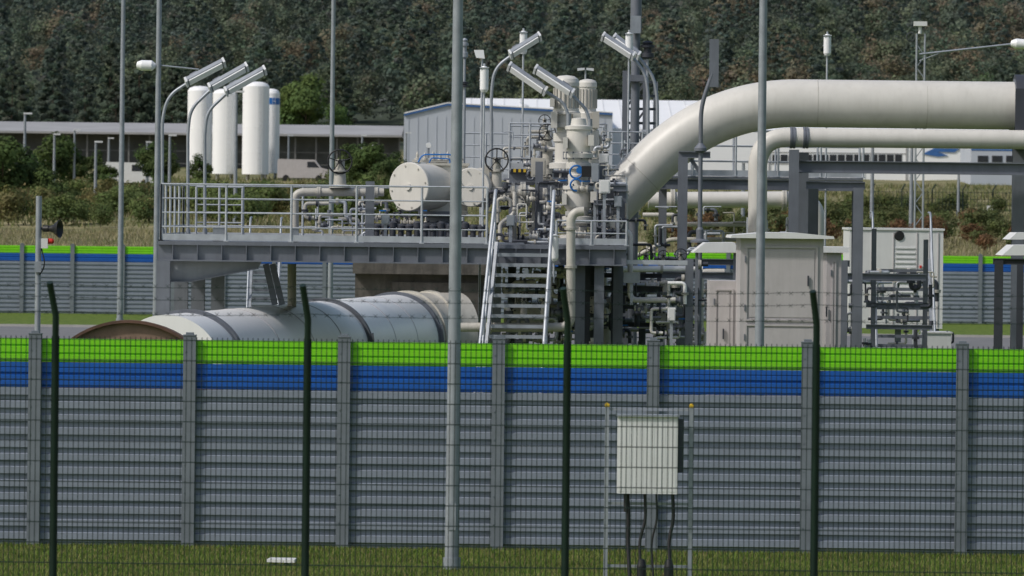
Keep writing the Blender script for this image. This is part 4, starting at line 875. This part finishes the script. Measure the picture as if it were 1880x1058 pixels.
def silo(u0,u1,vt,vb,d,lab,band=False):
    s=S(d); um=(u0+u1)/2; x=P(um,vt,d).x; r=(u1-u0)/2/s; z1=P(um,vt,d).z; z0=tz(d,x)-.3
    o=thing('storage_silo',lab,'silo',(x,d,z0),'white cylindrical storage silos')
    b=B(); h=z1-z0; b.lathe((x,d,z0),Zu,[(r,.9),(r,h-.5),(r*.85,h-.22),(r*.5,h-.05),(0,h)],32)
    for q in(.3,.55,.8): b.lathe((x,d,z0+h*q),Zu,[(r,-.05),(r*1.01,-.04),(r*1.01,.04),(r,.05)],32)
    part(b,'tank_shell','hallw',o)
    for k in range(4): b=B(); an=k*1.57+.7; b.box(x+math.cos(an)*r*.8-.08,x+math.cos(an)*r*.8+.08,d+math.sin(an)*r*.8-.08,d+math.sin(an)*r*.8+.08,z0,z0+1); part(b,'leg','roofg',o)
    b=B(); b.box(x+r*.2,x+r*.23,d-r-.12,d-r-.05,z0+1,z1-.5); b.box(x+r*.5,x+r*.53,d-r-.12,d-r-.05,z0+1,z1-.5)
    for k in range(14): zz=z0+1.2+k*(h-2)/14; b.box(x+r*.2,x+r*.53,d-r-.1,d-r-.07,zz,zz+.04)
    part(b,'ladder','seam',o)
    if band:
        b=B(); b.lathe((x,d,z1-1.7),Zu,[(r,0),(r*1.015,.01),(r*1.015,.7),(r,.71)],32); part(b,'blue_band','bluep',o,'blue printed band')
silo(345,390,158,325,602,'white storage silo standing in field'); silo(391,436,163,330,598,'white storage silo standing in field'); silo(446,495,150,336,596,'tall white storage silo'); silo(482,514,163,336,603,'slim white storage silo with blue band',True)
def van(u,v,d,label,L=4.6,m='cabw'):
    x=P(u,v,d).x; z=tz(d,x)+.25; o=thing('parked_van',label,'van',(x,d,z-.25),'parked vans')
    b=B(); b.prism([(x-L/2,d,z+.1),(x+L/2,d,z+.1),(x+L/2,d,z+1.0),(x+L/2-.7,d,z+1.2),(x+L/2-1.3,d,z+2.0),(x-L/2+.1,d,z+2.05),(x-L/2,d,z+1.8)],(0,1.8,0)); part(b,'body',m,o)
    b=B(); b.prism([(x+L/2-.85,d-.02,z+1.2),(x+L/2-1.35,d-.02,z+1.8),(x+L/2-2.1,d-.02,z+1.8),(x+L/2-2.1,d-.02,z+1.2)],(0,.03,0)); part(b,'window','glass',o)
    for q in(-L/2+.9,L/2-.9):
        b=B(); b.cyl((x+q,d-.03,z+.08),(x+q,d+.25,z+.08),.33,n=18); part(b,'wheel','black',o)
van(238,322,540,'white parked van in the yard'); van(555,322,590,'pale grey parked van near silos',5.2,'cab')
for u,vt,vb,d in((46,210,420,400),(100,248,380,480),(137,240,340,520),(176,262,420,420),(312,250,420,420),(434,170,420,360),(680,268,330,560),(746,245,330,560),(1602,270,470,330),(1674,270,470,330),(1365,300,470,330),(530,250,330,600),(1760,320,400,420),(200,255,400,560),(270,262,400,540),(665,250,330,620)):
    x=P(u,vt,d).x; z0=tz(d,x); z1=P(u,vt,d).z; o=thing('street_lamp','thin grey street lamp in the field','street lamp',(x,d,z0),'distant street lamps')
    b=B(); b.cyl((x,d,z0),(x,d,z1),.13,.09,8); part(b,'pole','pole',o)
    b=B(); b.box(x-.1,x+.5,d-.12,d+.12,z1,z1+.12); b.box(x-.04,x+.04,d-.04,d+.04,z1-.2,z1); part(b,'lamp_head','lamp',o)
d=420; fe=thing('mesh_fence','green mesh fence along the far field','fence',(P(1790,380,d).x,d,tz(d)))
b=B(); x0=P(1600,380,d).x;x1=P(1990,380,d).x; zz=tz(d)
n=60
for i in range(n+1):
    x=x0+(x1-x0)*i/n; b.obox((x,d,zz-.3),(x,d,zz+2.0),.03,.03)
for z_ in(.2,.6,1,1.4,1.9): b.obox((x0,d,zz+z_),(x1,d,zz+z_),.03,.03)
part(b,'mesh_panel','dgreen',fe)
for i in range(8):
    x=x0+(x1-x0)*i/7; b=B(); b.tube([(x,d+.05,zz-.3),(x,d+.05,zz+2.1),(x+.25,d+.05,zz+2.5)],.05,6); part(b,'post','dgreen',fe)
b=B(); q=P(1818,383,d-.1); b.box(q.x-.25,q.x+.25,d-.1,d-.06,q.z-.2,q.z+.2); part(b,'warning_sign','cabw',fe)
# ---------------- light, world, camera ----------------
sv=Vector((-.58,-.34,.70)).normalized()
sd=bpy.data.lights.new('sun','SUN'); sd.energy=2.3; sd.angle=math.radians(4); sd.color=(1,.96,.91); so=bpy.data.objects.new('sun',sd); so.rotation_euler=(-sv).to_track_quat('-Z','Y').to_euler(); link(so)
w=bpy.data.worlds.new('World'); scene.world=w; w.use_nodes=True; nt=w.node_tree; sk=nt.nodes.new('ShaderNodeTexSky'); sk.sky_type='NISHITA'; sk.sun_disc=False
sk.sun_elevation=math.asin(sv.z); sk.sun_rotation=math.atan2(sv.x,sv.y); sk.air_density=1.2; sk.dust_density=3
bg=nt.nodes['Background']; bg.inputs[1].default_value=.105; nt.links.new(sk.outputs[0],bg.inputs[0])
cd=bpy.data.cameras.new('camera'); cd.lens=200; cd.sensor_width=36; cd.clip_start=1; cd.clip_end=6000; cd.shift_y=-(529-HOR)/1880.
cd.dof.use_dof=True; cd.dof.focus_distance=104; cd.dof.aperture_fstop=5.6
co=bpy.data.objects.new('camera',cd); co.location=(0,0,CH)
right=Vector((cT,0,sT)); upv=Vector((-sT,0,cT)); back=Vector((0,-1,0))
m3=Matrix((right,upv,back)).transposed(); co.rotation_euler=m3.to_euler(); link(co); scene.camera=co
scene.view_settings.view_transform='Standard'; scene.view_settings.look='None'; scene.view_settings.exposure=0
